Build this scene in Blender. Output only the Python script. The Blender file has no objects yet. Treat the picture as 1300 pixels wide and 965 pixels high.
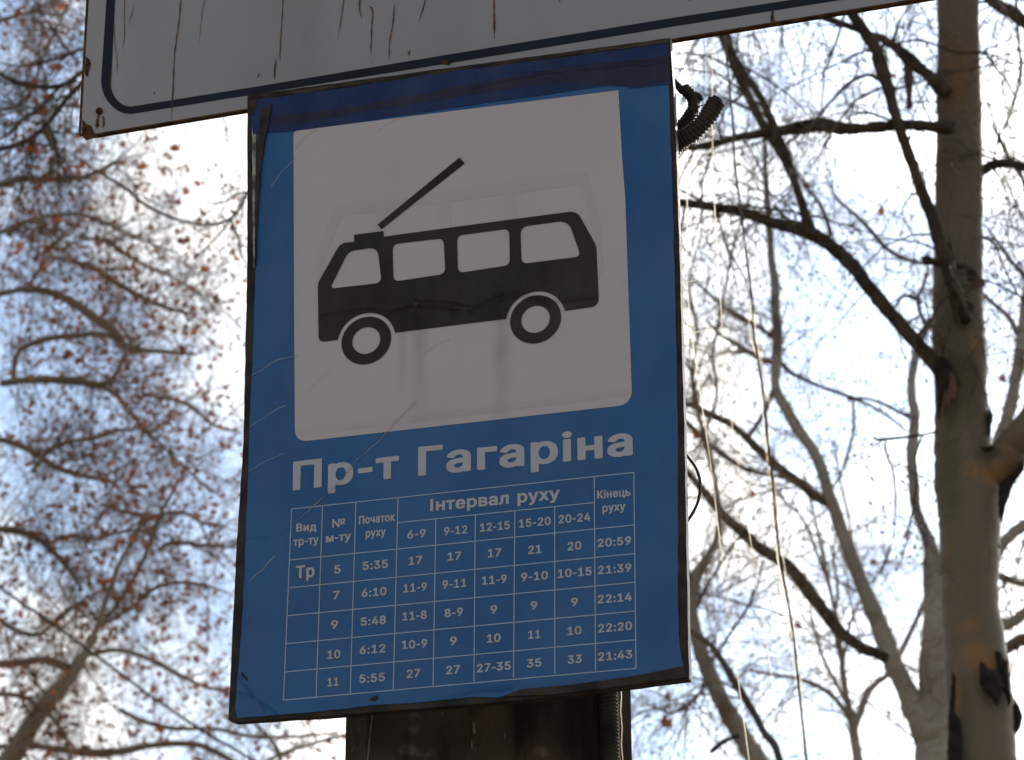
import bpy, math, random
import numpy as np
from mathutils import Vector, Matrix
from mathutils.geometry import tessellate_polygon

S = bpy.context.scene
COL = S.collection
R = math.radians

# ------------------------------------------------------------------ camera
F = 4056.54            # focal length in photo pixels (1300 wide)
PITCH, ROLL = 0.408213853, -0.00668685
CAM = Vector((0, 0, 1.6))
_fw = Vector((0, math.cos(PITCH), math.sin(PITCH)))
_r0 = Vector((1, 0, 0)); _u0 = _r0.cross(_fw)
_rt = math.cos(ROLL)*_r0 + math.sin(ROLL)*_u0
_up = _rt.cross(_fw)
cam_data = bpy.data.cameras.new('camera')
cam = bpy.data.objects.new('camera', cam_data); COL.objects.link(cam)
cam.matrix_world = Matrix(((_rt.x, _up.x, -_fw.x, CAM.x), (_rt.y, _up.y, -_fw.y, CAM.y), (_rt.z, _up.z, -_fw.z, CAM.z), (0, 0, 0, 1)))
cam_data.sensor_width = 36; cam_data.lens = F/1300*36
cam_data.clip_end = 3000
cam_data.dof.use_dof = True
cam_data.dof.focus_distance = 4.2
cam_data.dof.aperture_fstop = 14
cam_data.dof.aperture_blades = 7
S.camera = cam

# ------------------------------------------------------------------ sky, sun, exposure
SUN_AZ, SUN_EL = R(29), R(35)       # clockwise from the view direction (+Y)
w = bpy.data.worlds.new('World'); S.world = w; w.use_nodes = True
nt = w.node_tree; nt.nodes.clear()
def N(tree, t, **k):
    n = tree.nodes.new(t)
    for a, b in k.items(): setattr(n, a, b)
    return n
out = N(nt, 'ShaderNodeOutputWorld'); bg = N(nt, 'ShaderNodeBackground')
sky = N(nt, 'ShaderNodeTexSky'); sky.sky_type = 'NISHITA'; sky.sun_disc = False
sky.sun_elevation = SUN_EL; sky.sun_rotation = SUN_AZ; sky.dust_density = 0.6; sky.air_density = 1.1; sky.ozone_density = 0.5
tc = N(nt, 'ShaderNodeTexCoord')
n1 = N(nt, 'ShaderNodeTexNoise'); n1.inputs['Scale'].default_value = 7.0; n1.inputs['Detail'].default_value = 6; n1.inputs['Roughness'].default_value = 0.58; n1.inputs['Distortion'].default_value = 0.4
nt.links.new(tc.outputs['Generated'], n1.inputs['Vector'])
rmp = N(nt, 'ShaderNodeMapRange'); rmp.interpolation_type = 'SMOOTHSTEP'
rmp.inputs['From Min'].default_value = 0.40; rmp.inputs['From Max'].default_value = 0.53
nt.links.new(n1.outputs['Fac'], rmp.inputs['Value'])
bw = N(nt, 'ShaderNodeRGBToBW'); nt.links.new(sky.outputs['Color'], bw.inputs['Color'])
cl = N(nt, 'ShaderNodeVectorMath'); cl.operation = 'SCALE'; cl.inputs[0].default_value = (1.0, 0.985, 0.955)
ml = N(nt, 'ShaderNodeMath'); ml.operation = 'MULTIPLY_ADD'; ml.inputs[1].default_value = 1.7; ml.inputs[2].default_value = 0.5
nt.links.new(bw.outputs['Val'], ml.inputs[0])
# thin cloud scatters the sunlight forward: brighter the nearer it stands to the sun
dt = N(nt, 'ShaderNodeVectorMath', operation='DOT_PRODUCT'); nt.links.new(tc.outputs['Generated'], dt.inputs[0])
dt.inputs[1].default_value = (math.sin(SUN_AZ)*math.cos(SUN_EL), math.cos(SUN_AZ)*math.cos(SUN_EL), math.sin(SUN_EL))
fs = N(nt, 'ShaderNodeMath', operation='MAXIMUM'); nt.links.new(dt.outputs['Value'], fs.inputs[0]); fs.inputs[1].default_value = 0
fp = N(nt, 'ShaderNodeMath', operation='POWER'); nt.links.new(fs.outputs[0], fp.inputs[0]); fp.inputs[1].default_value = 5
fk = N(nt, 'ShaderNodeMath', operation='MULTIPLY_ADD'); nt.links.new(fp.outputs[0], fk.inputs[0]); fk.inputs[1].default_value = 1.9; fk.inputs[2].default_value = 1
sm = N(nt, 'ShaderNodeMath', operation='MULTIPLY'); nt.links.new(ml.outputs[0], sm.inputs[0]); nt.links.new(fk.outputs[0], sm.inputs[1])
nt.links.new(sm.outputs[0], cl.inputs['Scale'])
hz = N(nt, 'ShaderNodeVectorMath', operation='SCALE'); nt.links.new(sky.outputs['Color'], hz.inputs[0]); nt.links.new(fk.outputs[0], hz.inputs['Scale'])
mx = N(nt, 'ShaderNodeMix'); mx.data_type = 'RGBA'
nt.links.new(rmp.outputs['Result'], mx.inputs['Factor']); nt.links.new(hz.outputs['Vector'], mx.inputs['A']); nt.links.new(cl.outputs['Vector'], mx.inputs['B'])
nt.links.new(mx.outputs['Result'], bg.inputs['Color'])
bg.inputs['Strength'].default_value = 0.12
nt.links.new(bg.outputs['Background'], out.inputs['Surface'])

sd = bpy.data.lights.new('sun', 'SUN'); sd.energy = 5.0; sd.angle = R(0.5); sd.color = (1, 0.90, 0.76)
sun = bpy.data.objects.new('sun', sd); COL.objects.link(sun)
sdir = Vector((math.sin(SUN_AZ)*math.cos(SUN_EL), math.cos(SUN_AZ)*math.cos(SUN_EL), math.sin(SUN_EL)))
sun.rotation_euler = sdir.to_track_quat('Z', 'Y').to_euler(); sun.location = (0, 0, 30)
S.view_settings.view_transform = 'Standard'; S.view_settings.look = 'None'
S.view_settings.exposure = 0.0; S.view_settings.gamma = 1.0

# ------------------------------------------------------------------ helpers
def ray(px, py):
    return (_fw + _rt*((px-650)/F) - _up*((py-482.5)/F))
def at(px, py, Y):
    d = ray(px, py); return CAM + d*(Y/d.y)
def plane_hit(px, py, c, n):
    d = ray(px, py); return CAM + d*((c-CAM).dot(n)/d.dot(n))

def link(o, parent=None):
    COL.objects.link(o)
    if parent: o.parent = parent
    return o
def empty(name, loc, label, cat, group=None, rz=0):
    o = bpy.data.objects.new(name, None); link(o); o.location = loc; o.rotation_euler = (0, 0, rz)
    o.empty_display_size = 0.1
    o['label'] = label; o['category'] = cat
    if group: o['group'] = group
    return o
def mesh_obj(name, V, Fc, m, parent=None, origin=None, smooth=False, stuff=False, label=None, mats=None, midx=None):
    me = bpy.data.meshes.new(name)
    V = np.asarray(V, dtype=float)
    if origin is not None: V = V - np.array(origin)
    me.from_pydata(V.tolist(), [], Fc); 
    me.materials.append(m)
    if smooth: me.polygons.foreach_set('use_smooth', [True]*len(me.polygons))
    me.update()
    o = bpy.data.objects.new(name, me); link(o, parent)
    if stuff: o['kind'] = 'stuff'
    if label: o['label'] = label
    return o

# ------------------------------------------------------------------ materials
def mat(name, col, rough=0.6, spec=0.5, metal=0):
    m = bpy.data.materials.new(name); m.use_nodes = True
    b = m.node_tree.nodes['Principled BSDF']
    b.inputs['Base Color'].default_value = (*col, 1); b.inputs['Roughness'].default_value = rough
    b.inputs['Specular IOR Level'].default_value = spec; b.inputs['Metallic'].default_value = metal
    return m
def noisy(m, c1, c2, scale, detail=5, lo=0.35, hi=0.65, vec='Object', stretch=(1, 1, 1), bump=0, bscale=None, prev=False):
    """mix two colours by noise over what feeds Base Color"""
    t = m.node_tree; b = t.nodes['Principled BSDF']
    co = N(t, 'ShaderNodeTexCoord'); mp = N(t, 'ShaderNodeMapping'); mp.inputs['Scale'].default_value = stretch
    t.links.new(co.outputs[vec], mp.inputs['Vector'])
    n = N(t, 'ShaderNodeTexNoise'); n.inputs['Scale'].default_value = scale; n.inputs['Detail'].default_value = detail
    t.links.new(mp.outputs['Vector'], n.inputs['Vector'])
    r = N(t, 'ShaderNodeMapRange'); r.interpolation_type = 'SMOOTHSTEP'; r.inputs['From Min'].default_value = lo; r.inputs['From Max'].default_value = hi
    t.links.new(n.outputs['Fac'], r.inputs['Value'])
    x = N(t, 'ShaderNodeMix'); x.data_type = 'RGBA'
    x.inputs['A'].default_value = (*c1, 1); x.inputs['B'].default_value = (*c2, 1)
    if prev and b.inputs['Base Color'].is_linked:
        t.links.new(b.inputs['Base Color'].links[0].from_socket, x.inputs['A'])
    t.links.new(r.outputs['Result'], x.inputs['Factor']); t.links.new(x.outputs['Result'], b.inputs['Base Color'])
    if bump:
        nb = N(t, 'ShaderNodeTexNoise'); nb.inputs['Scale'].default_value = bscale or scale*4; nb.inputs['Detail'].default_value = 6
        t.links.new(mp.outputs['Vector'], nb.inputs['Vector'])
        bp = N(t, 'ShaderNodeBump'); bp.inputs['Distance'].default_value = bump
        t.links.new(nb.outputs['Fac'], bp.inputs['Height']); t.links.new(bp.outputs['Normal'], b.inputs['Normal'])
    return m

M = {}
M['board'] = noisy(mat('black_board', (.015, .012, .012), .6, .2), (.012, .010, .011), (.04, .03, .025), 30, bump=.001)
M['rust'] = noisy(mat('rust', (.08, .035, .015), .85, .2), (.10, .045, .018), (.025, .014, .010), 60, bump=.001)
M['rust_streak'] = noisy(mat('rust_streak', (.2, .1, .03), .8, .2), (.17, .085, .028), (.06, .035, .022), 40, stretch=(1, 1, .4))
M['concrete'] = noisy(mat('concrete', (.2, .17, .14), .92, .15), (.115, .092, .074), (.046, .037, .030), 4, lo=.35, hi=.62, stretch=(1, 1, .5), bump=.006, bscale=45)
noisy(M['concrete'], (0, 0, 0), (.17, .155, .14), 26, lo=.57, hi=.74, prev=True)
noisy(M['concrete'], (0, 0, 0), (.24, .22, .20), 75, lo=.70, hi=.78, prev=True)
noisy(M['concrete'], (0, 0, 0), (.14, .070, .026), 5.5, lo=.48, hi=.68, stretch=(1, 1, .3), prev=True)
noisy(M['concrete'], (0, 0, 0), (.018, .015, .013), 9, lo=.56, hi=.66, stretch=(1, 1, .25), prev=True)
M['conduit'] = noisy(mat('conduit', (.05, .035, .025), .7, .3), (.045, .033, .024), (.018, .014, .011), 25)
M['cable'] = mat('cable_rubber', (.05, .025, .02), .55)
M['wire'] = noisy(mat('thin_wire', (.9, .8, .6), .35, .8), (.95, .88, .70), (.55, .42, .25), 5, lo=.42, hi=.6)
M['wire'].node_tree.nodes['Principled BSDF'].inputs['Transmission Weight'].default_value = .85
M['powerline'] = mat('powerline', (.02, .02, .022), .6)
M['bark'] = noisy(mat('plane_bark', (.2, .17, .13), .62, .35), (.122, .090, .060), (.150, .118, .085), 2.2, lo=.35, hi=.65, stretch=(1, 1, .35), bump=.0015, bscale=14)
noisy(M['bark'], (0, 0, 0), (.095, .08, .04), 3.0, lo=.54, hi=.68, stretch=(1, 1, .4), prev=True)
noisy(M['bark'], (0, 0, 0), (.175, .095, .04), 4.3, lo=.58, hi=.72, stretch=(1.2, 1.2, .45), prev=True)
M['dark_bark'] = noisy(mat('dark_bark', (.08, .06, .045), .9, .2), (.085, .062, .042), (.035, .027, .02), 9, bump=.006, bscale=40)
M['flake'] = noisy(mat('bark_flake', (.03, .022, .018), .9, .2), (.03, .021, .017), (.012, .010, .009), 18, bump=.005, bscale=50)
M['flake_pink'] = noisy(mat('bark_flake_inner', (.16, .08, .06), .85, .2), (.15, .075, .058), (.09, .05, .04), 20)
M['pale_bark'] = noisy(mat('pale_bark', (.5, .46, .4), .85, .25), (.36, .33, .285), (.27, .245, .215), 1.6, lo=.4, hi=.6, bump=.01, bscale=8)
noisy(M['pale_bark'], (0, 0, 0), (.14, .11, .09), 2.4, lo=.58, hi=.68, prev=True)
M['twig'] = noisy(mat('twig', (.07, .055, .045), .85, .2), (.075, .058, .045), (.13, .11, .09), 1.5)
M['twig_far'] = noisy(mat('twig_pale', (.16, .13, .11), .85, .2), (.17, .12, .095), (.27, .20, .16), 1.2)
def leafmat(name, c1, c2):
    m = noisy(mat(name, c1, .7, .25), c1, c2, 3.5, lo=.35, hi=.65)
    t = m.node_tree; b = t.nodes['Principled BSDF']
    tr = N(t, 'ShaderNodeBsdfTranslucent'); ad = N(t, 'ShaderNodeMixShader'); ad.inputs['Fac'].default_value = .45
    t.links.new(b.inputs['Base Color'].links[0].from_socket, tr.inputs['Color'])
    o = [n for n in t.nodes if n.type == 'OUTPUT_MATERIAL'][0]
    t.links.new(b.outputs['BSDF'], ad.inputs[1]); t.links.new(tr.outputs['BSDF'], ad.inputs[2]); t.links.new(ad.outputs['Shader'], o.inputs['Surface'])
    return m
M['leaf'] = leafmat('dry_leaf', (.10, .052, .032), (.30, .085, .022))
M['grass'] = noisy(mat('grass', (.05, .06, .025), .95, .1), (.045, .055, .022), (.10, .075, .035), 1.2)
M['asphalt'] = noisy(mat('asphalt', (.05, .05, .05), .9, .3), (.045, .045, .047), (.065, .064, .062), 3, bump=.004, bscale=150)
M['paving'] = noisy(mat('paving', (.25, .24, .22), .9, .2), (.24, .23, .21), (.17, .16, .15), 2, bump=.003, bscale=80)
M['paint'] = mat('road_paint', (.75, .75, .72), .7)

# film relief shared by everything printed on the sheet (object space = sign space, metres)
SC = Vector((-0.0743625, 3.82948659, 3.27101428)); SYAW = -0.26177334
SE = Vector((math.cos(SYAW), math.sin(SYAW), 0)); SN = Vector((math.sin(SYAW), -math.cos(SYAW), 0))
def uv(px, py):
    p = plane_hit(px, py, SC, SN) - SC
    return (p.dot(SE), p.z)
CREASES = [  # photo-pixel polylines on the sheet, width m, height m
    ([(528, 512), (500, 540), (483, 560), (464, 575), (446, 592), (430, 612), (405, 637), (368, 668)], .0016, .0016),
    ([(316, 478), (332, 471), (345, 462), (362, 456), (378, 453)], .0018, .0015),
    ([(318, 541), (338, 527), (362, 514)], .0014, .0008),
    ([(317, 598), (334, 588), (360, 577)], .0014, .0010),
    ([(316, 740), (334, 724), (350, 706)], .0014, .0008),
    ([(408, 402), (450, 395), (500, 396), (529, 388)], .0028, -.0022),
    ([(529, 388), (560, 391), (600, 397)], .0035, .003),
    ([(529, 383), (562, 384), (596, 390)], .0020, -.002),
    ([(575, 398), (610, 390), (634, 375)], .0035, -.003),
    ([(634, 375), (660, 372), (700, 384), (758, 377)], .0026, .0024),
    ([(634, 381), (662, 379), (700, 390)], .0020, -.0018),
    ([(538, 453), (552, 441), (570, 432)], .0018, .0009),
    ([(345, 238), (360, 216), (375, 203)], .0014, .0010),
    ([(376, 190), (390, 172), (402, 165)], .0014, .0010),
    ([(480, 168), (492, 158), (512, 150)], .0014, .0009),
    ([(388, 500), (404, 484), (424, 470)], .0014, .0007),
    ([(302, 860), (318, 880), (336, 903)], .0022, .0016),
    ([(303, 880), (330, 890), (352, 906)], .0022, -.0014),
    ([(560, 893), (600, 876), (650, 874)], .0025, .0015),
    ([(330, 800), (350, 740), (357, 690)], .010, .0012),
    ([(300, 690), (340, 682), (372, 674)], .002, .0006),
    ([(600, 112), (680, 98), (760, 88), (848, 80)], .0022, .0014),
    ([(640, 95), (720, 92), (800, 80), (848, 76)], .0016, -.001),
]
def relief_group():
    g = bpy.data.node_groups.new('film_relief', 'ShaderNodeTree')
    g.interface.new_socket('Normal', in_out='OUTPUT', socket_type='NodeSocketVector'); g.interface.new_socket('Crease', in_out='OUTPUT', socket_type='NodeSocketFloat')
    go = N(g, 'NodeGroupOutput'); co = N(g, 'ShaderNodeTexCoord')
    sep = N(g, 'ShaderNodeSeparateXYZ'); g.links.new(co.outputs['Object'], sep.inputs['Vector'])
    com = N(g, 'ShaderNodeCombineXYZ'); g.links.new(sep.outputs['X'], com.inputs['X']); g.links.new(sep.outputs['Z'], com.inputs['Y'])
    P = com.outputs['Vector']
    # slight wobble so that the folds are not ruled lines
    wn = N(g, 'ShaderNodeTexNoise'); wn.inputs['Scale'].default_value = 28; wn.inputs['Detail'].default_value = 2
    g.links.new(P, wn.inputs['Vector'])
    ws = N(g, 'ShaderNodeVectorMath', operation='MULTIPLY_ADD'); ws.inputs[1].default_value = (.010, .010, 0); 
    g.links.new(wn.outputs['Color'], ws.inputs[0]); g.links.new(P, ws.inputs[2])
    wo = N(g, 'ShaderNodeVectorMath', operation='SUBTRACT'); wo.inputs[1].default_value = (.005, .005, 0)
    g.links.new(ws.outputs['Vector'], wo.inputs[0]); P = wo.outputs['Vector']
    total = None; mask = None
    def M2(op, a, b=None, c=None):
        n = N(g, 'ShaderNodeMath', operation=op)
        for i, v in enumerate((a, b, c)):
            if v is None: continue
            if isinstance(v, (int, float)): n.inputs[i].default_value = v
            else: g.links.new(v, n.inputs[i])
        return n.outputs[0]
    for poly, wd, ht in CREASES:
        pts = [uv(*p) for p in poly]; dist = None
        for (a, b) in zip(pts, pts[1:]):
            A = Vector((a[0], a[1], 0)); D = Vector((b[0]-a[0], b[1]-a[1], 0)); L = D.length; D.normalize()
            s = N(g, 'ShaderNodeVectorMath', operation='SUBTRACT'); g.links.new(P, s.inputs[0]); s.inputs[1].default_value = A
            d = N(g, 'ShaderNodeVectorMath', operation='DOT_PRODUCT'); g.links.new(s.outputs['Vector'], d.inputs[0]); d.inputs[1].default_value = D
            c = M2('MINIMUM', M2('MAXIMUM', d.outputs['Value'], 0.0), L)
            q = N(g, 'ShaderNodeVectorMath', operation='SCALE'); q.inputs[0].default_value = D; g.links.new(c, q.inputs['Scale'])
            dd = N(g, 'ShaderNodeVectorMath', operation='DISTANCE'); g.links.new(s.outputs['Vector'], dd.inputs[0]); g.links.new(q.outputs['Vector'], dd.inputs[1])
            dist = dd.outputs['Value'] if dist is None else M2('MINIMUM', dist, dd.outputs['Value'])
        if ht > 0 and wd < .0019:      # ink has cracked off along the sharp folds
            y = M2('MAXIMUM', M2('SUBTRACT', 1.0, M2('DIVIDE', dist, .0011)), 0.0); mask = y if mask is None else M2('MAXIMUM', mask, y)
        x = M2('DIVIDE', dist, wd*2.3); x = M2('MAXIMUM', M2('SUBTRACT', 1.0, x), 0.0); x = M2('MULTIPLY', M2('MULTIPLY', x, x), ht)
        total = x if total is None else M2('ADD', total, x)
    # soft waviness and small bubbles of the glued film
    a = N(g, 'ShaderNodeTexNoise'); a.inputs['Scale'].default_value = 9; a.inputs['Detail'].default_value = 3; g.links.new(com.outputs['Vector'], a.inputs['Vector'])
    total = M2('MULTIPLY_ADD', a.outputs['Fac'], .0035, total)
    a = N(g, 'ShaderNodeTexNoise'); a.inputs['Scale'].default_value = 70; a.inputs['Detail'].default_value = 3; g.links.new(com.outputs['Vector'], a.inputs['Vector'])
    total = M2('MULTIPLY_ADD', a.outputs['Fac'], .00025, total)
    # woven backing of the banner film
    for ax in 'XZ':
        s = M2('SINE', M2('MULTIPLY', sep.outputs[ax], 2*math.pi/.0042)); total = M2('MULTIPLY_ADD', s, .000012, total)
    bp = N(g, 'ShaderNodeBump'); bp.inputs['Distance'].default_value = 1.2; bp.inputs['Strength'].default_value = 0.9
    g.links.new(total, bp.inputs['Height']); g.links.new(bp.outputs['Normal'], go.inputs[0])
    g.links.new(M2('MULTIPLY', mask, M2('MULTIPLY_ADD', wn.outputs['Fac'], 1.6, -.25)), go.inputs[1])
    return g
RELIEF = relief_group()
def film(name, c1, c2, rough=.36, scale=7, dirt=True, spec=.22):
    m = noisy(mat(name, c1, rough, spec), c1, c2, scale, lo=.3, hi=.7)
    t = m.node_tree; b = t.nodes['Principled BSDF']
    if dirt:
        # grime running down under the two nails, and general speckle
        co = N(t, 'ShaderNodeTexCoord'); sp = N(t, 'ShaderNodeSeparateXYZ'); t.links.new(co.outputs['Object'], sp.inputs['Vector'])
        nz = N(t, 'ShaderNodeTexNoise'); nz.inputs['Scale'].default_value = 30; nz.inputs['Detail'].default_value = 4; t.links.new(co.outputs['Object'], nz.inputs['Vector'])
        fac = None
        for (px, py, wd, ln) in ((533, 392, .018, .20), (637, 380, .020, .22), (512, 392, .012, .14)):
            u, v = uv(px, py)
            a = N(t, 'ShaderNodeMath', operation='SUBTRACT'); t.links.new(sp.outputs['X'], a.inputs[0]); a.inputs[1].default_value = u
            a2 = N(t, 'ShaderNodeMath', operation='ABSOLUTE'); t.links.new(a.outputs[0], a2.inputs[0])
            r1 = N(t, 'ShaderNodeMapRange'); r1.interpolation_type = 'SMOOTHSTEP'; r1.inputs['From Min'].default_value = wd; r1.inputs['From Max'].default_value = 0; t.links.new(a2.outputs[0], r1.inputs['Value'])
            r2 = N(t, 'ShaderNodeMapRange'); r2.inputs['From Min'].default_value = v-ln; r2.inputs['From Max'].default_value = v; t.links.new(sp.outputs['Z'], r2.inputs['Value'])
            gt = N(t, 'ShaderNodeMath', operation='LESS_THAN'); t.links.new(sp.outputs['Z'], gt.inputs[0]); gt.inputs[1].default_value = v
            m1 = N(t, 'ShaderNodeMath', operation='MULTIPLY'); t.links.new(r1.outputs[0], m1.inputs[0]); t.links.new(r2.outputs[0], m1.inputs[1])
            m2 = N(t, 'ShaderNodeMath', operation='MULTIPLY'); t.links.new(m1.outputs[0], m2.inputs[0]); t.links.new(gt.outputs[0], m2.inputs[1])
            if fac is None: fac = m2
            else:
                ad = N(t, 'ShaderNodeMath', operation='MAXIMUM'); t.links.new(fac.outputs[0], ad.inputs[0]); t.links.new(m2.outputs[0], ad.inputs[1]); fac = ad
        k = N(t, 'ShaderNodeMath', operation='MULTIPLY'); t.links.new(fac.outputs[0], k.inputs[0]); t.links.new(nz.outputs['Fac'], k.inputs[1])
        x = N(t, 'ShaderNodeMix'); x.data_type = 'RGBA'; x.inputs['B'].default_value = (c1[0]*.45, c1[1]*.42, c1[2]*.36, 1)
        t.links.new(b.inputs['Base Color'].links[0].from_socket, x.inputs['A']); t.links.new(k.outputs[0], x.inputs['Factor'])
        t.links.new(x.outputs['Result'], b.inputs['Base Color'])
    # dust film: cloudy, a bit streaked downwards, with fine speckle
    co = N(t, 'ShaderNodeTexCoord'); mp = N(t, 'ShaderNodeMapping'); mp.inputs['Scale'].default_value = (1, 1, .45); t.links.new(co.outputs['Object'], mp.inputs['Vector'])
    d1 = N(t, 'ShaderNodeTexNoise'); d1.inputs['Scale'].default_value = 11; d1.inputs['Detail'].default_value = 8; d1.inputs['Roughness'].default_value = .65; t.links.new(mp.outputs['Vector'], d1.inputs['Vector'])
    d2 = N(t, 'ShaderNodeTexNoise'); d2.inputs['Scale'].default_value = 420; d2.inputs['Detail'].default_value = 2; t.links.new(co.outputs['Object'], d2.inputs['Vector'])
    e1 = N(t, 'ShaderNodeMapRange'); e1.inputs['From Min'].default_value = .38; e1.inputs['From Max'].default_value = .75; e1.inputs['To Max'].default_value = .09; t.links.new(d1.outputs['Fac'], e1.inputs['Value'])
    e2 = N(t, 'ShaderNodeMath', operation='MULTIPLY_ADD'); t.links.new(d2.outputs['Fac'], e2.inputs[0]); e2.inputs[1].default_value = .02; t.links.new(e1.outputs[0], e2.inputs[2])
    dm = N(t, 'ShaderNodeMix'); dm.data_type = 'RGBA'; dm.inputs['B'].default_value = (.30, .29, .28, 1)
    t.links.new(b.inputs['Base Color'].links[0].from_socket, dm.inputs['A']); t.links.new(e2.outputs[0], dm.inputs['Factor']); t.links.new(dm.outputs['Result'], b.inputs['Base Color'])
    er = N(t, 'ShaderNodeMath', operation='MULTIPLY_ADD'); t.links.new(d1.outputs['Fac'], er.inputs[0]); er.inputs[1].default_value = .5; er.inputs[2].default_value = rough-.22; t.links.new(er.outputs[0], b.inputs['Roughness'])
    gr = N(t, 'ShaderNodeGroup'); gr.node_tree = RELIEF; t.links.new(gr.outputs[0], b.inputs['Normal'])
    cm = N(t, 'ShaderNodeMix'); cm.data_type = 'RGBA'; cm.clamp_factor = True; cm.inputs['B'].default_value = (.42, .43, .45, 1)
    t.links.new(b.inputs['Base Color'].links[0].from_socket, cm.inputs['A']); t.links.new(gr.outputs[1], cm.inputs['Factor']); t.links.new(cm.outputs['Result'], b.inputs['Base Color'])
    return m
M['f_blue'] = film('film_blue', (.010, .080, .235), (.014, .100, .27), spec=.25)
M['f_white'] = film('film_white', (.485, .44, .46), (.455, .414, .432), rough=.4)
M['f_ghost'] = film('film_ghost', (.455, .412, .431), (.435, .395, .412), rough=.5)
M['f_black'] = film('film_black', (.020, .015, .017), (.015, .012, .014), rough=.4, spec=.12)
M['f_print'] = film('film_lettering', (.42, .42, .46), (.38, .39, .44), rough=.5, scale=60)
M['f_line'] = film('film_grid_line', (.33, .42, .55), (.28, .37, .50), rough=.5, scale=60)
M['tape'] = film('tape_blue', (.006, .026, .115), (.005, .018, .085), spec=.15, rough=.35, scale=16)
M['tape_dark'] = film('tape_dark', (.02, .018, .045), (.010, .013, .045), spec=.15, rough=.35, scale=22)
M['edge_brown'] = noisy(mat('board_edge', (.06, .045, .03), .85, .2), (.065, .048, .033), (.02, .016, .014), 25, stretch=(1, 1, 3), bump=.001)
M['pale_paper'] = noisy(mat('pale_paper', (.4, .38, .34), .9), (.42, .40, .36), (.10, .09, .08), 50)
M['panel'] = noisy(mat('panel_white', (.4, .4, .42), .6, .25), (.28, .272, .298), (.315, .307, .33), 3)
noisy(M['panel'], (0, 0, 0), (.25, .235, .22), 55, lo=.68, hi=.78, prev=True)
noisy(M['panel'], (0, 0, 0), (.245, .23, .235), 5, lo=.50, hi=.80, stretch=(1, 1, .35), prev=True)
M['panel_line'] = noisy(mat('panel_border', (.05, .06, .09), .8, .1), (.021, .021, .027), (.020, .026, .045), 4)

# ------------------------------------------------------------------ flat print shapes on a plane
class Plane:
    """a vertical board: empty `root` at centre c, yawed; uv from photo pixels; depth = metres proud of the front face"""
    def __init__(s, root, c, yaw):
        s.root = root; s.c = c; s.e = Vector((math.cos(yaw), math.sin(yaw), 0)); s.n = Vector((math.sin(yaw), -math.cos(yaw), 0))
        s.off = c - Vector(root.location)       # root may stand elsewhere
        s.rot = Matrix.Rotation(-yaw, 3, 'Z')
        s.lo = s.rot @ s.off
    def uv(s, px, py):
        p = plane_hit(px, py, s.c, s.n) - s.c
        return (p.dot(s.e), p.z)
    def loc(s, u, v, d): return (u+s.lo.x, -d+s.lo.y, v+s.lo.z)
    def poly(s, name, loops, m, d, thick=0, label=None, isuv=False, parent=None, edge_m=None):
        """filled outline (first loop outer, others holes), optional thickness behind the face"""
        L = [[(p if isuv else s.uv(*p)) for p in l] for l in loops]
        V, Fc = [], []
        add_poly(V, Fc, L, lambda u, v: s.loc(u, v, d))
        if thick:
            for l in L:
                b = len(V); n = len(l)
                V += [s.loc(u, v, d) for u, v in l] + [s.loc(u, v, d-thick) for u, v in l]
                Fc += [(b+i, b+(i+1) % n, b+n+(i+1) % n, b+n+i) for i in range(n)]
            add_poly(V, Fc, L, lambda u, v: s.loc(u, v, d-thick))
        return mesh_obj(name, V, Fc, m, parent or s.root, label=label)
def add_poly(V, Fc, L, f):
    flat = [p for l in L for p in l]; b = len(V)
    tris = tessellate_polygon([[Vector((p[0], p[1], 0)) for p in l] for l in L])
    V += [f(*p) for p in flat]
    for t in tris:
        a, c, d = (flat[i] for i in t)
        ar = (c[0]-a[0])*(d[1]-a[1])-(d[0]-a[0])*(c[1]-a[1])
        if abs(ar) < 1e-12: continue
        Fc.append(tuple(b+i for i in (t if ar > 0 else t[::-1])))
def rounded(pts, rad, n=5):
    """round the corners of a polygon; rad scalar or per point"""
    out = []; k = len(pts)
    for i in range(k):
        r = rad[i] if isinstance(rad, (list, tuple)) else rad
        p = Vector((*pts[i], 0)); a = Vector((*pts[i-1], 0)) - p; b = Vector((*pts[(i+1) % k], 0)) - p
        r = min(r, a.length*.49, b.length*.49)
        if r <= 0: out.append(pts[i]); continue
        A = p+a.normalized()*r; B = p+b.normalized()*r
        for j in range(n+1):
            t = j/n; q = A*(1-t)**2 + p*2*t*(1-t) + B*t*t; out.append((q.x, q.y))
    return out
def rough_line(pts, amp, step, rng):
    """resample a closed pixel outline with a little raggedness"""
    out = []
    for i in range(len(pts)):
        a, b = pts[i], pts[(i+1) % len(pts)]; L = math.dist(a, b); n = max(1, int(L/step))
        for j in range(n):
            t = j/n; k = 0 if j == 0 else amp
            out.append((a[0]+(b[0]-a[0])*t+rng.uniform(-k, k), a[1]+(b[1]-a[1])*t+rng.uniform(-k, k)))
    return out
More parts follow.
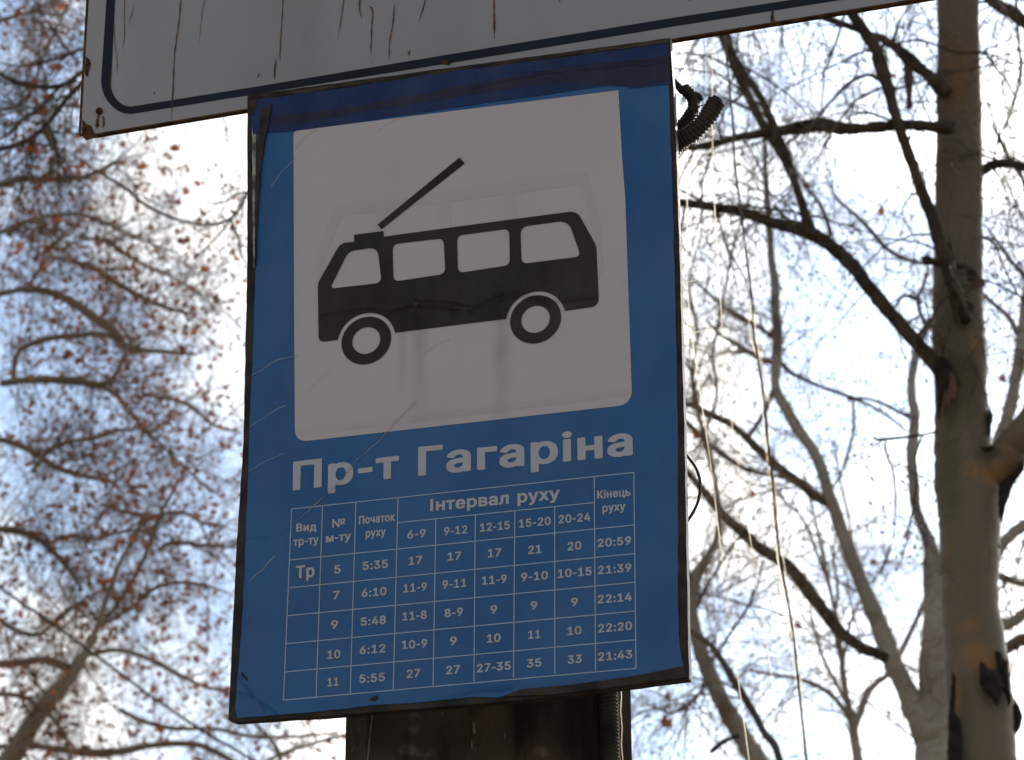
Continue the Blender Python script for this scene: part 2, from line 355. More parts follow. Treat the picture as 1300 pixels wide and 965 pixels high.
GLYPHS = {
    '-': '135|o124,128 116,134 18,134 10,128 10,92 18,86 116,86 124,92',
    '0': '227|o186,247 175,256 157,269 144,274 134,277 122,278 93,277 82,274 72,270 51,256 41,247 26,225 16,197 14,181 11,156 10,128 12,110 16,77 22,57 27,47 34,36 51,18 67,6 78,1 83,0 104,-3 129,-2 144,0 149,1 160,6 176,18 184,26 192,36 200,50 210,77 214,93 216,128 216,164 212,192 206,209 199,227|h124,228 112,230 103,228 97,224 88,217 78,199 72,172 69,159 68,122 70,111 78,75 88,58 95,52 102,48 112,46 124,48 130,50 134,55 144,66 152,88 156,110 158,144 154,176 150,192 144,208 131,224',
    '1': '227|o152,268 144,274 93,274 30,227 30,185 37,179 49,179 92,210 92,47 32,47 25,42 24,6 32,0 201,0 208,6 208,41 201,47 152,47',
    '2': '227|o186,248 181,253 167,263 159,268 150,272 131,277 103,278 91,276 79,274 59,264 43,253 30,236 22,218 20,208 20,187 27,181 70,181 78,187 78,201 82,213 86,218 94,225 109,229 123,228 133,223 140,215 144,210 146,202 146,193 140,173 136,168 132,161 104,128 18,39 18,6 26,0 201,0 208,6 208,42 201,48 102,48 158,106 182,134 192,150 200,166 202,173 204,190 204,211 202,220 196,236',
    '3': '227|o200,268 192,274 29,274 22,268 22,232 29,226 119,226 64,165 64,130 72,124 97,124 112,122 123,120 132,116 138,112 144,104 150,92 151,82 150,72 144,60 137,53 132,50 119,46 106,45 100,46 81,53 74,62 70,68 68,80 61,86 16,86 8,80 10,60 16,44 26,28 51,9 70,1 91,-3 128,-3 137,-2 152,2 159,6 169,11 186,24 192,30 198,38 208,56 210,66 210,99 208,108 204,115 198,126 192,134 184,143 178,148 170,153 159,158 150,162 137,164 200,235',
    '4': '227|o168,268 161,274 117,274 109,268 6,94 6,59 14,53 127,53 128,6 135,0 177,0 184,6 184,53 213,53 220,59 220,95 213,101 184,101 184,173 177,179 135,179 128,173 127,101 75,101 168,258',
    '5': '227|o196,268 189,274 42,274 34,268 20,143 20,132 28,126 31,126 56,123 70,123 84,132 95,136 107,138 118,137 131,131 140,123 144,117 146,110 148,103 150,92 148,76 144,68 140,60 132,52 126,49 113,45 103,46 89,52 82,58 80,63 76,74 74,79 67,85 24,85 17,80 16,68 19,54 28,35 40,22 55,10 73,2 93,-3 130,-3 138,-2 149,2 160,8 177,20 192,34 198,43 203,54 207,65 208,74 208,107 206,121 203,130 192,152 181,162 167,173 159,178 144,184 123,187 100,187 83,182 88,226 189,226 196,232',
    '6': '227|o174,268 167,274 120,274 113,268 46,171 30,143 23,125 18,106 18,73 20,63 28,43 34,33 48,19 65,7 83,0 95,-3 132,-3 140,-2 159,6 178,19 192,33 198,41 205,60 208,71 208,106 204,121 198,135 188,149 183,154 172,162 156,172 146,175 117,177 174,259|h125,130 116,132 110,132 101,130 93,126 90,124 82,113 80,107 76,90 78,74 82,65 86,59 94,50 99,48 104,46 116,45 127,48 132,50 140,59 146,71 150,88 148,100 142,116 133,126',
    '7': '227|o208,268 201,274 25,274 18,268 18,232 25,226 142,226 34,15 34,6 42,0 88,0 96,6 208,229',
    '8': '227|o186,250 174,260 159,269 150,273 137,276 122,278 104,278 85,276 67,269 45,254 32,240 26,227 22,215 22,207 22,185 26,170 32,161 36,156 48,144 37,136 29,128 22,119 18,111 12,91 12,71 16,53 18,44 22,38 33,26 52,11 70,2 82,-1 94,-3 133,-3 144,-1 156,2 174,11 193,26 198,30 208,44 212,53 214,62 214,92 211,104 208,113 194,131 190,135 178,144 190,156 198,167 202,178 204,193 204,207 202,222 194,240|h129,114 123,116 109,117 97,114 86,108 76,95 72,89 72,83 72,71 74,65 80,58 84,54 90,50 102,46 109,45 124,46 136,50 142,54 146,57 154,71 154,83 154,89 150,95 140,108|h130,226 121,229 111,230 96,226 90,221 86,216 82,207 80,201 80,195 82,190 86,179 93,171 105,166 111,165 118,166 131,170 140,179 144,190 146,201 141,215 136,222',
    '9': '227|o184,249 178,255 169,262 152,272 140,276 128,278 99,278 79,274 65,267 43,251 34,242 28,233 22,217 18,203 18,168 22,154 28,139 40,124 46,118 62,108 80,100 91,98 108,97 52,15 52,6 59,0 106,0 113,6 170,86 188,117 198,138 204,154 208,169 208,201 206,212 202,222 198,232 192,241|h125,227 115,230 111,230 101,227 95,224 90,219 82,210 78,200 76,190 76,181 80,168 86,156 93,149 105,143 116,142 121,143 133,149 142,158 148,171 150,185 148,196 144,210 135,222',
    ':': '94|o79,50 66,60 61,62 36,63 33,62 19,53 12,44 12,40 12,21 12,17 18,9 33,-1 36,-2 59,-2 62,-1 77,9 80,13 83,19 84,25 84,36 82,44|o80,186 66,197 58,201 37,201 29,197 19,190 12,182 12,178 12,158 12,154 16,152 17,148 19,146 33,137 41,135 55,135 62,137 76,146 82,154 84,163 84,174',
    'І': '112|o86,268 78,274 34,274 26,268 26,6 34,0 78,0 86,6',
    'В': '228|o196,246 181,259 168,266 152,272 140,274 24,274 16,268 16,6 24,0 133,0 158,2 177,8 187,14 203,26 212,37 218,49 220,55 222,62 222,85 220,101 218,109 210,123 201,133 186,144 200,155 210,171 212,183 212,211 211,218 203,237|h141,112 128,115 76,115 76,49 131,49 142,51 154,57 158,60 162,67 164,78 161,91 156,101 150,107|h134,224 117,226 76,226 76,163 121,163 136,167 141,170 148,177 154,193 154,200 152,208 142,220',
    'Г': '201|o198,268 191,274 24,274 16,268 16,6 24,0 68,0 76,6 76,226 191,226 198,232',
    'К': '233|o234,268 226,274 175,274 166,267 89,164 76,164 76,268 68,274 24,274 16,268 17,6 24,0 68,0 76,6 76,115 90,115 170,7 179,0 230,0 238,6 238,15 142,141 234,259',
    'П': '258|o242,268 234,274 24,274 16,268 17,6 24,0 68,0 76,6 76,226 182,226 182,6 190,0 234,0 242,6',
    'Т': '224|o222,268 214,274 10,274 2,268 2,232 10,226 82,226 82,6 90,0 134,0 142,6 142,226 214,226 222,232',
    'а': '195|o168,185 149,200 129,209 115,212 81,212 61,208 46,202 27,188 16,176 10,169 6,161 6,152 15,146 43,137 56,137 64,144 70,153 77,160 87,164 96,165 108,164 115,160 118,158 124,145 124,138 122,136 121,135 112,133 104,133 62,127 58,125 49,124 44,122 33,117 17,106 12,100 6,90 2,78 2,57 3,45 6,35 10,27 16,21 26,12 41,2 48,0 57,-3 63,-4 96,-4 103,-3 108,-2 124,6 132,0 174,0 182,6 182,153 180,160 176,173|h79,82 67,76 64,74 60,68 60,61 60,57 67,48 72,46 89,43 102,46 108,50 118,61 123,73 124,82 124,88',
    'в': '196|o174,183 167,190 149,202 137,206 126,209 114,210 20,210 12,204 13,6 20,0 133,0 151,5 162,10 182,26 188,36 192,49 192,73 186,91 175,103 165,110 173,116 180,123 182,129 185,139 186,156 184,165 180,175|h118,84 69,84 68,48 118,48 127,51 132,57 134,64 132,73 126,81|h115,160 100,162 69,162 68,130 100,130 115,132 120,134 124,137 126,144 126,153 122,157',
    'г': '152|o158,204 151,210 20,210 12,204 12,6 20,0 63,0 70,6 70,161 151,161 158,167',
    'д': '214|o192,204 184,210 49,210 42,204 34,118 30,89 28,84 26,72 14,48 0,48 -8,42 -7,-50 0,-55 43,-55 50,-50 51,0 163,0 164,-50 171,-55 213,-55 220,-49 220,42 213,48 192,48|h96,161 92,119 88,91 84,62 78,48 134,48 134,161',
    'е': '202|o176,182 167,190 159,196 141,206 125,211 118,212 94,212 74,210 63,206 52,200 45,196 34,187 26,180 20,170 9,146 4,124 4,95 6,71 12,52 20,37 28,28 35,21 52,8 74,-1 97,-4 124,-4 138,-2 156,6 174,18 182,25 190,37 196,50 196,59 187,66 160,73 147,73 139,67 136,58 131,52 125,48 120,46 110,44 98,44 88,47 78,54 72,60 68,68 64,83 64,85 192,85 199,90 200,114 198,137 196,146 188,165|h106,165 99,165 84,160 80,157 76,153 68,141 64,130 138,130 136,137 132,147 122,158',
    'и': '205|o192,204 185,210 144,210 137,204 71,105 70,204 63,210 20,210 12,204 13,6 20,0 61,0 68,6 134,104 134,6 142,0 185,0 192,6',
    'к': '188|o196,204 189,210 138,210 128,202 71,132 70,204 63,210 20,210 12,204 13,6 20,0 63,0 70,6 71,79 74,79 75,78 130,8 139,0 190,0 198,6 198,15 124,108 196,195',
    'л': '200|o188,204 180,210 39,210 32,204 28,96 24,67 18,53 15,50 9,48 -3,48 -10,42 -10,6 -3,0 22,0 33,2 41,4 51,8 61,16 66,21 78,46 82,67 86,97 88,161 130,161 130,6 137,0 180,0 188,6',
    'м': '268|o254,204 247,210 189,210 182,204 138,100 136,93 134,88 85,204 78,210 20,210 13,204 12,6 20,0 63,0 70,6 71,90 106,6 114,0 153,0 161,6 196,92 196,6 204,0 247,0 254,6',
    'н': '204|o192,204 184,210 141,210 134,204 133,131 71,131 70,204 63,210 20,210 12,204 13,6 20,0 63,0 70,6 71,83 133,83 134,6 141,0 184,0 192,6',
    'о': '208|o180,180 173,187 162,196 155,200 144,206 132,210 113,212 88,212 71,208 52,200 35,187 28,180 20,171 14,161 9,147 4,124 4,96 6,71 10,57 20,37 28,28 35,21 52,8 73,-1 88,-4 113,-4 132,-2 144,2 155,8 162,12 173,21 180,28 188,37 192,46 198,62 202,71 204,96 204,119 202,137 194,161 188,171|h114,162 105,164 90,162 83,158 76,150 67,133 64,118 62,101 64,89 67,75 72,64 78,55 85,49 93,46 105,44 123,49 132,58 141,75 144,89 146,101 144,118 140,135 132,150 125,158',
    'р': '212|o186,181 179,188 160,202 145,208 133,211 124,212 98,212 91,211 80,206 70,200 70,200 70,204 62,210 20,210 12,204 12,-65 20,-71 63,-71 70,-65 71,8 86,-1 98,-4 124,-4 143,-1 163,8 171,14 186,28 194,39 198,47 206,71 208,96 208,112 206,137 204,144 199,160|h120,163 111,164 100,163 93,160 86,154 80,145 75,135 72,120 70,108 71,92 73,82 79,65 84,57 91,49 107,44 114,44 122,46 128,50 132,52 136,58 144,72 150,89 150,112 148,128 142,144 134,155 130,159',
    'т': '163|o172,204 165,210 -3,210 -10,204 -10,168 -3,162 52,162 52,6 60,0 103,0 110,6 110,162 165,162 172,168',
    'у': '195|o200,204 192,210 147,210 139,204 98,90 96,92 56,204 48,210 3,210 -4,204 -4,195 -4,192 66,9 58,-14 51,-23 45,-24 38,-23 25,-23 18,-29 10,-54 10,-64 18,-70 26,-72 53,-73 74,-69 85,-63 94,-56 102,-49 110,-38 198,192 200,195',
    'х': '189|o190,204 182,210 135,210 126,203 95,155 94,156 88,168 64,203 56,210 8,210 0,204 0,195 62,108 -4,15 -3,6 4,0 52,0 60,7 94,60 128,7 137,0 185,0 192,6 192,15 128,106 190,195',
    'ц': '208|o192,204 184,210 141,210 134,204 133,48 70,48 70,204 63,210 20,210 12,204 13,6 20,0 158,0 159,-50 166,-55 208,-55 216,-49 216,42 209,48 192,48',
    'ч': '201|o188,204 180,210 138,210 130,204 130,112 116,108 100,108 89,110 82,112 78,117 73,126 70,141 70,204 63,210 20,210 12,204 12,133 17,106 24,92 34,81 51,69 66,63 76,60 89,59 112,59 130,62 130,6 138,0 180,0 188,6',
    'ь': '194|o175,117 158,130 142,138 125,142 71,142 70,204 63,210 20,210 12,204 12,6 20,0 116,0 135,2 153,9 171,22 175,26 182,35 188,50 190,65 190,78 188,93 182,108|h116,92 103,94 71,94 70,48 103,48 117,50 123,53 130,61 132,70 130,80 123,88',
    'і': '83|o70,204 63,210 20,210 12,204 12,6 20,0 63,0 70,6|o74,268 61,278 49,282 35,282 25,280 16,273 10,268 8,264 8,261 8,243 8,239 13,233 28,223 35,221 49,221 56,223 71,233 76,239 76,243 76,261',
    '№': '381|o215,266 211,270 174,270 170,266 170,92 68,266 64,270 27,270 23,266 23,8 27,4 65,4 69,8 69,180 170,8 174,4 211,4 215,8|o355,114 351,118 237,118 233,114 233,85 237,81 351,81 355,85|o345,253 334,263 328,267 320,270 306,274 281,274 269,271 254,264 243,255 233,241 227,221 227,181 230,169 234,159 238,153 245,146 259,136 267,132 284,128 299,128 314,130 321,132 339,143 345,149 353,161 358,173 359,180 358,226 353,241|h298,236 288,236 280,232 277,229 274,222 271,208 271,194 273,181 277,172 280,169 284,167 295,166 305,168 309,172 314,181 315,187 315,214 311,226 306,232',
}
def glyph(ch):
    parts = GLYPHS[ch].split('|'); adv = int(parts[0]); loops = []
    for p in parts[1:]:
        loops.append((p[0] == 'h', [tuple(map(float, q.split(','))) for q in p[1:].split(' ')]))
    return adv, loops
def inside(p, l):
    c = False
    for i in range(len(l)):
        a, b = l[i], l[i-1]
        if (a[1] > p[1]) != (b[1] > p[1]) and p[0] < (b[0]-a[0])*(p[1]-a[1])/(b[1]-a[1])+a[0]: c = not c
    return c
def lettering(pl, name, text, p0, p1, cap, m, d, gap=12, label=None):
    """text from photo pixel p0 (left end of baseline) to p1 (right end of baseline), capital height in pixels"""
    x = 0; items = []
    for ch in text:
        if ch == ' ': x += 130; continue
        adv, loops = glyph(ch); items.append((x, loops)); x += adv+gap
    xs = [x0+q[0] for x0, L in items for _, l in L for q in l]; lo, hi = min(xs), max(xs)
    a = pl.uv(*p0); b = pl.uv(*p1); t = pl.uv(p0[0], p0[1]-cap); hgt = (t[1]-a[1])/282
    V, Fc = [], []; k = 0
    for x0, L in items:
        outs = [l for h, l in L if not h]; holes = [l for h, l in L if h]
        for o in outs:
            hs = [h for h in holes if inside(h[0], o)]
            LL = []
            for l in [o]+hs:
                LL.append([(a[0]+(b[0]-a[0])*(q[0]+x0-lo)/(hi-lo), a[1]+(b[1]-a[1])*(q[0]+x0-lo)/(hi-lo)+q[1]*hgt) for q in l])
            dd = d + .00003*(k % 3); k += 1
            add_poly(V, Fc, LL, lambda u, v: pl.loc(u, v, dd))
    return mesh_obj(name, V, Fc, m, pl.root, label=label)

# ------------------------------------------------------------------ ground, road, pavement (below the frame)
def sheet(name, x0, y0, x1, y1, z, m, kind='structure'):
    o = mesh_obj(name, [(x0, y0, z), (x1, y0, z), (x1, y1, z), (x0, y1, z)], [(0, 1, 2, 3)], m); o['kind'] = kind; return o
sheet('ground', -900, -900, 900, 900, 0, M['grass'])
def slab(name, x0, y0, x1, y1, z0, z1, m):
    V = [(x, y, z) for z in (z0, z1) for x, y in ((x0, y0), (x1, y0), (x1, y1), (x0, y1))]
    o = mesh_obj(name, V, [(4, 5, 6, 7), (0, 1, 5, 4), (1, 2, 6, 5), (2, 3, 7, 6), (3, 0, 4, 7)], m); o['kind'] = 'structure'; return o
sheet('road', -400, -11, 400, -3.2, .004, M['asphalt'])
slab('pavement', -400, -3.0, 400, 3.4, 0, .14, M['paving'])
slab('kerb', -400, -3.2, 400, -3.003, 0, .15, M['concrete'])
for i in range(-20, 21): sheet('road_marking', i*6-1.5, -7.16, i*6+1.5, -7.04, .008, M['paint'])

# ------------------------------------------------------------------ trolleybus stop sign
rng = random.Random(7)
sign = empty('trolleybus_stop_sign', SC, 'blue trolleybus stop sign with timetable, fixed to the concrete post below the large white panel', 'stop sign', rz=SYAW)
P = Plane(sign, SC, SYAW)
board = [(314, 121), (851, 48), (855, 110), (858.5, 190), (861, 260), (865, 400), (869, 550), (873, 770), (875, 862), (797, 872), (660, 889), (437, 907), (298, 916), (290, 914), (295, 800), (300, 700), (309, 560), (314, 330)]
P.poly('board', [rough_line(board, .35, 14, rng)], M['board'], 0, thick=.014)
P.poly('top_edge', [rough_line([(315, 122), (500, 98), (700, 70), (850.5, 49), (850.5, 55), (760, 66), (640, 84), (560, 94), (430, 112), (330, 126), (317, 140)], .7, 12, rng)], M['edge_brown'], .0009, thick=.0006)
sheet_o = [(327, 152), (341, 138), (420, 118), (560, 97), (640, 87), (845, 56), (849, 100), (854, 250), (858, 400), (861, 550), (861, 770), (863, 820), (867, 842), (868, 846), (840, 852), (797, 860), (760, 866), (720, 870), (690, 874), (663, 875), (650, 882), (632, 886), (600, 885), (560, 889), (520, 893), (480, 895), (440, 900), (400, 904), (350, 908), (302, 912), (299, 900), (303, 850), (309, 770), (317, 550), (322, 430), (325, 330), (325, 240)]
P.poly('blue_film', [rough_line(sheet_o, .5, 16, rng)], M['f_blue'], .0012, thick=.0007)
P.poly('board_corner', [rough_line([(316, 126), (332, 122), (326, 130), (323, 147), (317, 147)], .5, 5, rng)], M['edge_brown'], .0030, thick=.0006)
P.poly('cracked_paint_strip', [rough_line([(320, 158), (326, 152), (325, 200), (324, 260), (323.5, 340), (322, 340), (321, 240)], .5, 12, rng)], M['pale_paper'], .0010, thick=.0005)
P.poly('film_fold', [rough_line([(334, 142), (346, 134), (344, 150), (338, 178), (333, 215), (329, 260), (327, 300), (326, 340), (325, 250), (327, 190)], .7, 9, rng)], M['board'], .0052, thick=.0034)
wp = rounded([(373, 167), (785.4, 115.3), (790, 200), (794, 250), (803, 514), (375, 562), (374, 400)], [6, 1, 0, 0, 19, 17, 0], 7)
P.poly('pictogram_panel', [wp], M['f_white'], .0016)
P.poly('tape_strip', [rough_line([(317, 128), (420, 115), (560, 94), (700, 76), (849, 56), (852, 108), (800, 113), (786, 108), (760, 111), (560, 140), (430, 159), (373, 167), (322, 171)], .5, 14, rng)], M['tape'], .0022)
P.poly('tape_strip', [rough_line([(345, 150), (480, 131), (600, 108), (720, 86), (850, 72), (852, 104), (800, 110), (700, 106), (600, 121), (480, 140), (400, 154), (350, 160)], .9, 14, rng)], M['tape_dark'], .0025, label='darker purple band of tape')
# faint older pictogram showing through
def circ(px, py, r, n=40, a0=0, a1=360):
    u, v = P.uv(px, py); return [(u+r*math.cos(R(a0+(a1-a0)*i/n)), v+r*math.sin(R(a0+(a1-a0)*i/n))) for i in range(n if a1-a0 == 360 else n+1)]
def ul(pts): return [P.uv(*p) for p in pts]
PXM = P.uv(666, 400)[0]-P.uv(665, 400)[0]
gh_out = rounded([(403, 330), (424, 264), (745, 219), (763, 290), (766, 350), (759, 358), (755, 300), (737, 235), (434, 275), (412, 330), (408, 430), (401, 428)], 4)
P.poly('faded_symbol', [gh_out], M['f_ghost'], .0019, label='faint older pictogram showing through the film')
for q in ([(478, 262), (488, 260), (489, 318), (479, 320)], [(558, 250), (572, 248), (573, 310), (559, 311)], [(640, 240), (655, 238), (656, 300), (641, 301)]):
    P.poly('faded_symbol', [q], M['f_ghost'], .00193)
P.poly('faded_symbol', [circ(612, 478, 30*PXM)], M['f_ghost'], .0019)
P.poly('faded_symbol', [[(378, 546), (796, 495), (797, 503), (379, 554)]], M['f_ghost'], .00185, label='paler strip near the bottom of the white panel')

def arc_px(c, r, pa, pb, n=22):
    """arc on the sign plane round pixel c, from near pixel pa over the top to near pb"""
    u, v = P.uv(*c); a = P.uv(*pa); b = P.uv(*pb)
    A = math.atan2(a[1]-v, a[0]-u); B = math.atan2(b[1]-v, b[0]-u)
    while B < A: B += 2*math.pi
    return [(u+r*math.cos(A+(B-A)*i/n), v+r*math.sin(A+(B-A)*i/n)) for i in range(n+1)]
W1, W2 = (465.7, 433.2), (680.5, 406.3)
body = ul(rounded([(428.4, 432.5), (405.2, 435.6), (404.1, 360.4), (433, 309.5), (450.5, 307.8), (450.1, 299.0), (487.3, 294.2), (488.1, 301.3), (580, 288.8), (733, 268.6), (757.8, 313.5), (761, 389.5), (717.9, 395.6)], [0, 8, 6, 8, 0, 0, 0, 0, 0, 10, 6, 11, 0]))
body += arc_px(W2, 37.5*PXM, (717.9, 395.6), (640.6, 405.6))
body += ul([(503.6, 423.1)]) + arc_px(W1, 37.5*PXM, (503.6, 423.1), (428.4, 432.5))
body = [p for i, p in enumerate(body) if math.dist(p, body[i-1]) > .0006]
w1 = ul(rounded([(443, 320), (480, 314.5), (484.6, 355.5), (480, 360.5), (419.5, 367.5)], [8, 12, 7, 3, 7]))
w2 = ul(rounded([(499, 311), (563.8, 303.4), (566, 348.5), (500.2, 358.6)], 8))
w3 = ul(rounded([(580.8, 300), (647, 291.3), (648, 337.5), (582, 347.6)], 8))
w4 = ul(rounded([(661.2, 289), (722, 280.6), (738, 326.5), (662.7, 336)], [10, 14, 8, 8]))
bus = P.poly('trolleybus_symbol', [body, w1, w2, w3, w4], M['f_black'], .0024, isuv=True)
for c in (W1, W2):
    P.poly('wheel_symbol', [circ(*c, 32.3*PXM), circ(*c, 18.2*PXM, 32)], M['f_black'], .0025, isuv=True, parent=bus)
P.poly('current_collector_symbol', [[(584, 201), (590.5, 208.4), (484.9, 292.2), (480, 286)]], M['f_black'], .0025, parent=bus)

# stop name, timetable lines and entries
lettering(P, 'stop_name_lettering', 'Пр-т', (372, 623.5), (507, 607.2), 37.5, M['f_print'], .0019, gap=22)
lettering(P, 'stop_name_lettering', 'Гагаріна', (531, 605), (804, 578.6), 37.8, M['f_print'], .0019, gap=20)
rows = [((370.8, 646.9), (805.1, 600.4)), ((368.8, 711.6), (805.9, 667.1)), ((367.6, 746.9), (806.6, 703.4)), ((366.2, 782.3), (807.4, 739.7)), ((364.2, 817.8), (806.7, 776.4)), ((362, 853.7), (807.2, 812.9)), ((360.5, 889.4), (807.9, 849))]
cols = [((370.8, 646.9), (360.5, 889.4)), ((410.1, 643.2), (401.8, 885.2)), ((452.4, 638.7), (445.2, 881.5)), ((505.9, 632.5), (499.8, 875.6)), ((553.9, 659.4), (550.3, 871)), ((603.9, 654.4), (602.2, 866)), ((654.1, 649.4), (652.4, 861.1)), ((704.6, 644.4), (704.8, 856.4)), ((754.9, 605.9), (756.5, 852.2)), ((805.1, 600.4), (807.9, 849))]
def line_quad(a, b, wpx):
    a, b = P.uv(*a), P.uv(*b); dx, dy = b[0]-a[0], b[1]-a[1]; L = math.hypot(dx, dy); k = wpx*PXM/2/L
    return [(a[0]-dy*k, a[1]+dx*k), (b[0]-dy*k, b[1]+dx*k), (b[0]+dy*k, b[1]-dx*k), (a[0]+dy*k, a[1]-dx*k)]
for i, (a, b) in enumerate(rows + [((505.9, 664.3), (754.9, 638.7))]): P.poly('timetable_line', [line_quad(a, b, 1.25)], M['f_line'], .00184, isuv=True)
for i, (a, b) in enumerate(cols): P.poly('timetable_line', [line_quad(a, b, 1.25)], M['f_line'], .00188, isuv=True)
T = [('Вид', 376.5, 676, 402.4, 674.2, 10.6), ('тр-ту', 372.8, 694.2, 405.1, 690.6, 11), ('№', 422.3, 670.8, 438.7, 669.4, 11.2), ('м-ту', 414.3, 689.6, 446.2, 686, 11), ('Початок', 456.1, 666.6, 501.9, 661.9, 11), ('руху', 464.8, 683.2, 490.2, 680.6, 11),
 ('6-9', 517.6, 684.7, 541.2, 682.6, 10.7), ('9-12', 564.1, 680.6, 593.9, 677.8, 10.7), ('Інтервал руху', 546.7, 649.9, 711.3, 634.2, 16), ('Тр', 375.8, 735.4, 399.9, 732.9, 16.6), ('5', 424.8, 729, 432.9, 728.3, 10.9), ('5:35', 460.8, 724.6, 493.2, 721.4, 10.9),
 ('17', 519.3, 718.4, 536.7, 716.6, 10.9), ('17', 568.6, 712.9, 586, 711.2, 10.9), ('7', 423.5, 761.8, 431.5, 761, 10.9), ('6:10', 459.6, 759, 491.4, 756.2, 10.9), ('11-9', 512.6, 753.2, 542.4, 750.4, 10.9), ('9-11', 562.3, 748.3, 592.7, 745.6, 10.9),
 ('12-15', 609.9, 676.1, 647.7, 672.4, 10.9), ('15-20', 659.1, 670.8, 699.9, 667.1, 10.9), ('20-24', 709.4, 665.4, 750.1, 661.9, 10.9), ('Кінець', 758.6, 634, 800.9, 630.2, 10.8), ('руху', 765.3, 651.2, 794.7, 648.5, 11),
 ('20:59', 759.1, 695.6, 801.9, 692, 11), ('20', 721, 699.9, 738.7, 698.2, 11), ('21', 671, 704.4, 688, 702.8, 11), ('17', 619.8, 708.7, 636.7, 707, 11), ('21:39', 759.6, 730, 802.1, 726.3, 11), ('10-15', 708.6, 734.6, 751.6, 730.9, 11), ('9-10', 662.1, 739, 696.2, 736, 11), ('11-9', 612.3, 743.3, 643.9, 740.5, 11),
 ('22:14', 759.2, 767, 802.8, 763.4, 11), ('9', 725.7, 770.6, 734.3, 769.9, 11), ('9', 674.3, 775, 682.7, 774.3, 11), ('9', 623.3, 780, 631.8, 779.3, 11), ('8-9', 564.8, 784.6, 588.2, 782.5, 11), ('11-8', 511.4, 788.8, 542.2, 786.1, 11), ('5:48', 458.5, 795.5, 490.5, 792.7, 11), ('9', 420.8, 799.3, 429.7, 798.5, 11),
 ('10', 416.1, 837.4, 432.6, 836, 11), ('6:12', 457.2, 831.4, 489.7, 828.8, 11), ('10-9', 510.6, 825, 542.9, 822.3, 11), ('9', 571.7, 820, 580.4, 819.3, 11), ('10', 618.6, 816.9, 636.1, 815.3, 11), ('11', 671.1, 812, 686.6, 810.7, 11), ('10', 720.8, 807.4, 738.8, 805.7, 11), ('22:20', 759.7, 803.9, 803, 800.2, 11),
 ('11', 416.1, 872.4, 430.6, 871.1, 11), ('5:55', 456.7, 868, 489.2, 865.3, 11), ('27', 516.8, 861.7, 534, 860.1, 11), ('27', 566.8, 857, 584.5, 855.4, 11), ('27-35', 605.8, 854.6, 648.9, 850.7, 11), ('35', 669.4, 848.5, 687.8, 846.8, 11), ('33', 721, 843.6, 739.3, 842, 11), ('21:43', 759.7, 840, 803.3, 836.2, 11)]
for (s, x0, y0, x1, y1, c) in T: lettering(P, 'timetable_entry', s, (x0, y0), (x1, y1), c, M['f_print'], .0019, gap=14 if len(s) > 1 else 0)

def tube_mesh(pts, rad, n=8, cap=True):
    """swept tube; pts list of Vector, rad list. returns V, F"""
    pts = [Vector(p) for p in pts]; V = []; Fc = []; k = len(pts)
    nrm = None
    for i in range(k):
        t = (pts[min(i+1, k-1)]-pts[max(i-1, 0)])
        if t.length < 1e-9: t = Vector((0, 0, 1))
        t.normalize()
        if nrm is None:
            nrm = t.cross(Vector((.3, 1, .2))); nrm.normalize()
        else:
            nrm = nrm - t*nrm.dot(t); nrm.normalize()
        b = t.cross(nrm)
        for j in range(n):
            a = 2*math.pi*j/n; V.append(tuple(pts[i]+(nrm*math.cos(a)+b*math.sin(a))*rad[i]))
    for i in range(k-1):
        for j in range(n):
            j2 = (j+1) % n; Fc.append((i*n+j, i*n+j2, (i+1)*n+j2, (i+1)*n+j))
    if cap: Fc.append(tuple(range(n-1, -1, -1))); Fc.append(tuple((k-1)*n+j for j in range(n)))
    return V, Fc
def spline(pts, sub=4):
    """Catmull-Rom through tuples of any length"""
    A = np.array([tuple(p) for p in pts], float); out = []
    if len(A) < 3: 
        return [A[0]*(1-i/sub)+A[-1]*i/sub for i in range(sub+1)]
    Q = np.vstack([2*A[0]-A[1], A, 2*A[-1]-A[-2]])
    for i in range(1, len(Q)-2):
        p0, p1, p2, p3 = Q[i-1:i+3]
        for j in range(sub):
            t = j/sub; out.append(.5*(2*p1+(p2-p0)*t+(2*p0-5*p1+4*p2-p3)*t*t+(3*p1-p0-3*p2+p3)*t**3))
    out.append(A[-1]); return out

# nails and small dark tear marks on the film
def nail(px, py, r, parent, pl, m):
    u, v = pl.uv(px, py); V, Fc = tube_mesh([pl.loc(u, v, .001), pl.loc(u, v, .0045), pl.loc(u, v, .0058)], [r, r, r*.55], 10)
    return mesh_obj('nail', V, Fc, m, parent, smooth=False)
nail(529, 388, .0042, sign, P, M['board']); nail(634.5, 375, .0042, sign, P, M['board'])
P.poly('film_tear', [[(469, 889), (474, 885), (481, 883), (480, 888), (475, 891)]], M['board'], .0022, thick=.0005)
P.poly('film_tear', [[(306, 853), (309, 855), (316, 864), (314, 865), (308, 859)]], M['board'], .0022, thick=.0005)
P.poly('bottom_fold', [rough_line([(640, 885), (663, 876), (720, 871), (797, 861), (868, 847), (874, 861), (797, 871), (700, 883)], .5, 14, rng)], M['board'], .004, thick=.003, label='black folded underside of the film')

# ------------------------------------------------------------------ large white panel above
BY = R(-18.6)
bigc = Vector((0.16, 3.858, 3.86))
big = empty('information_panel', bigc, 'large white rust-streaked sign panel with dark border line above the blue stop sign', 'sign panel', rz=BY)
B = Plane(big, bigc, BY)
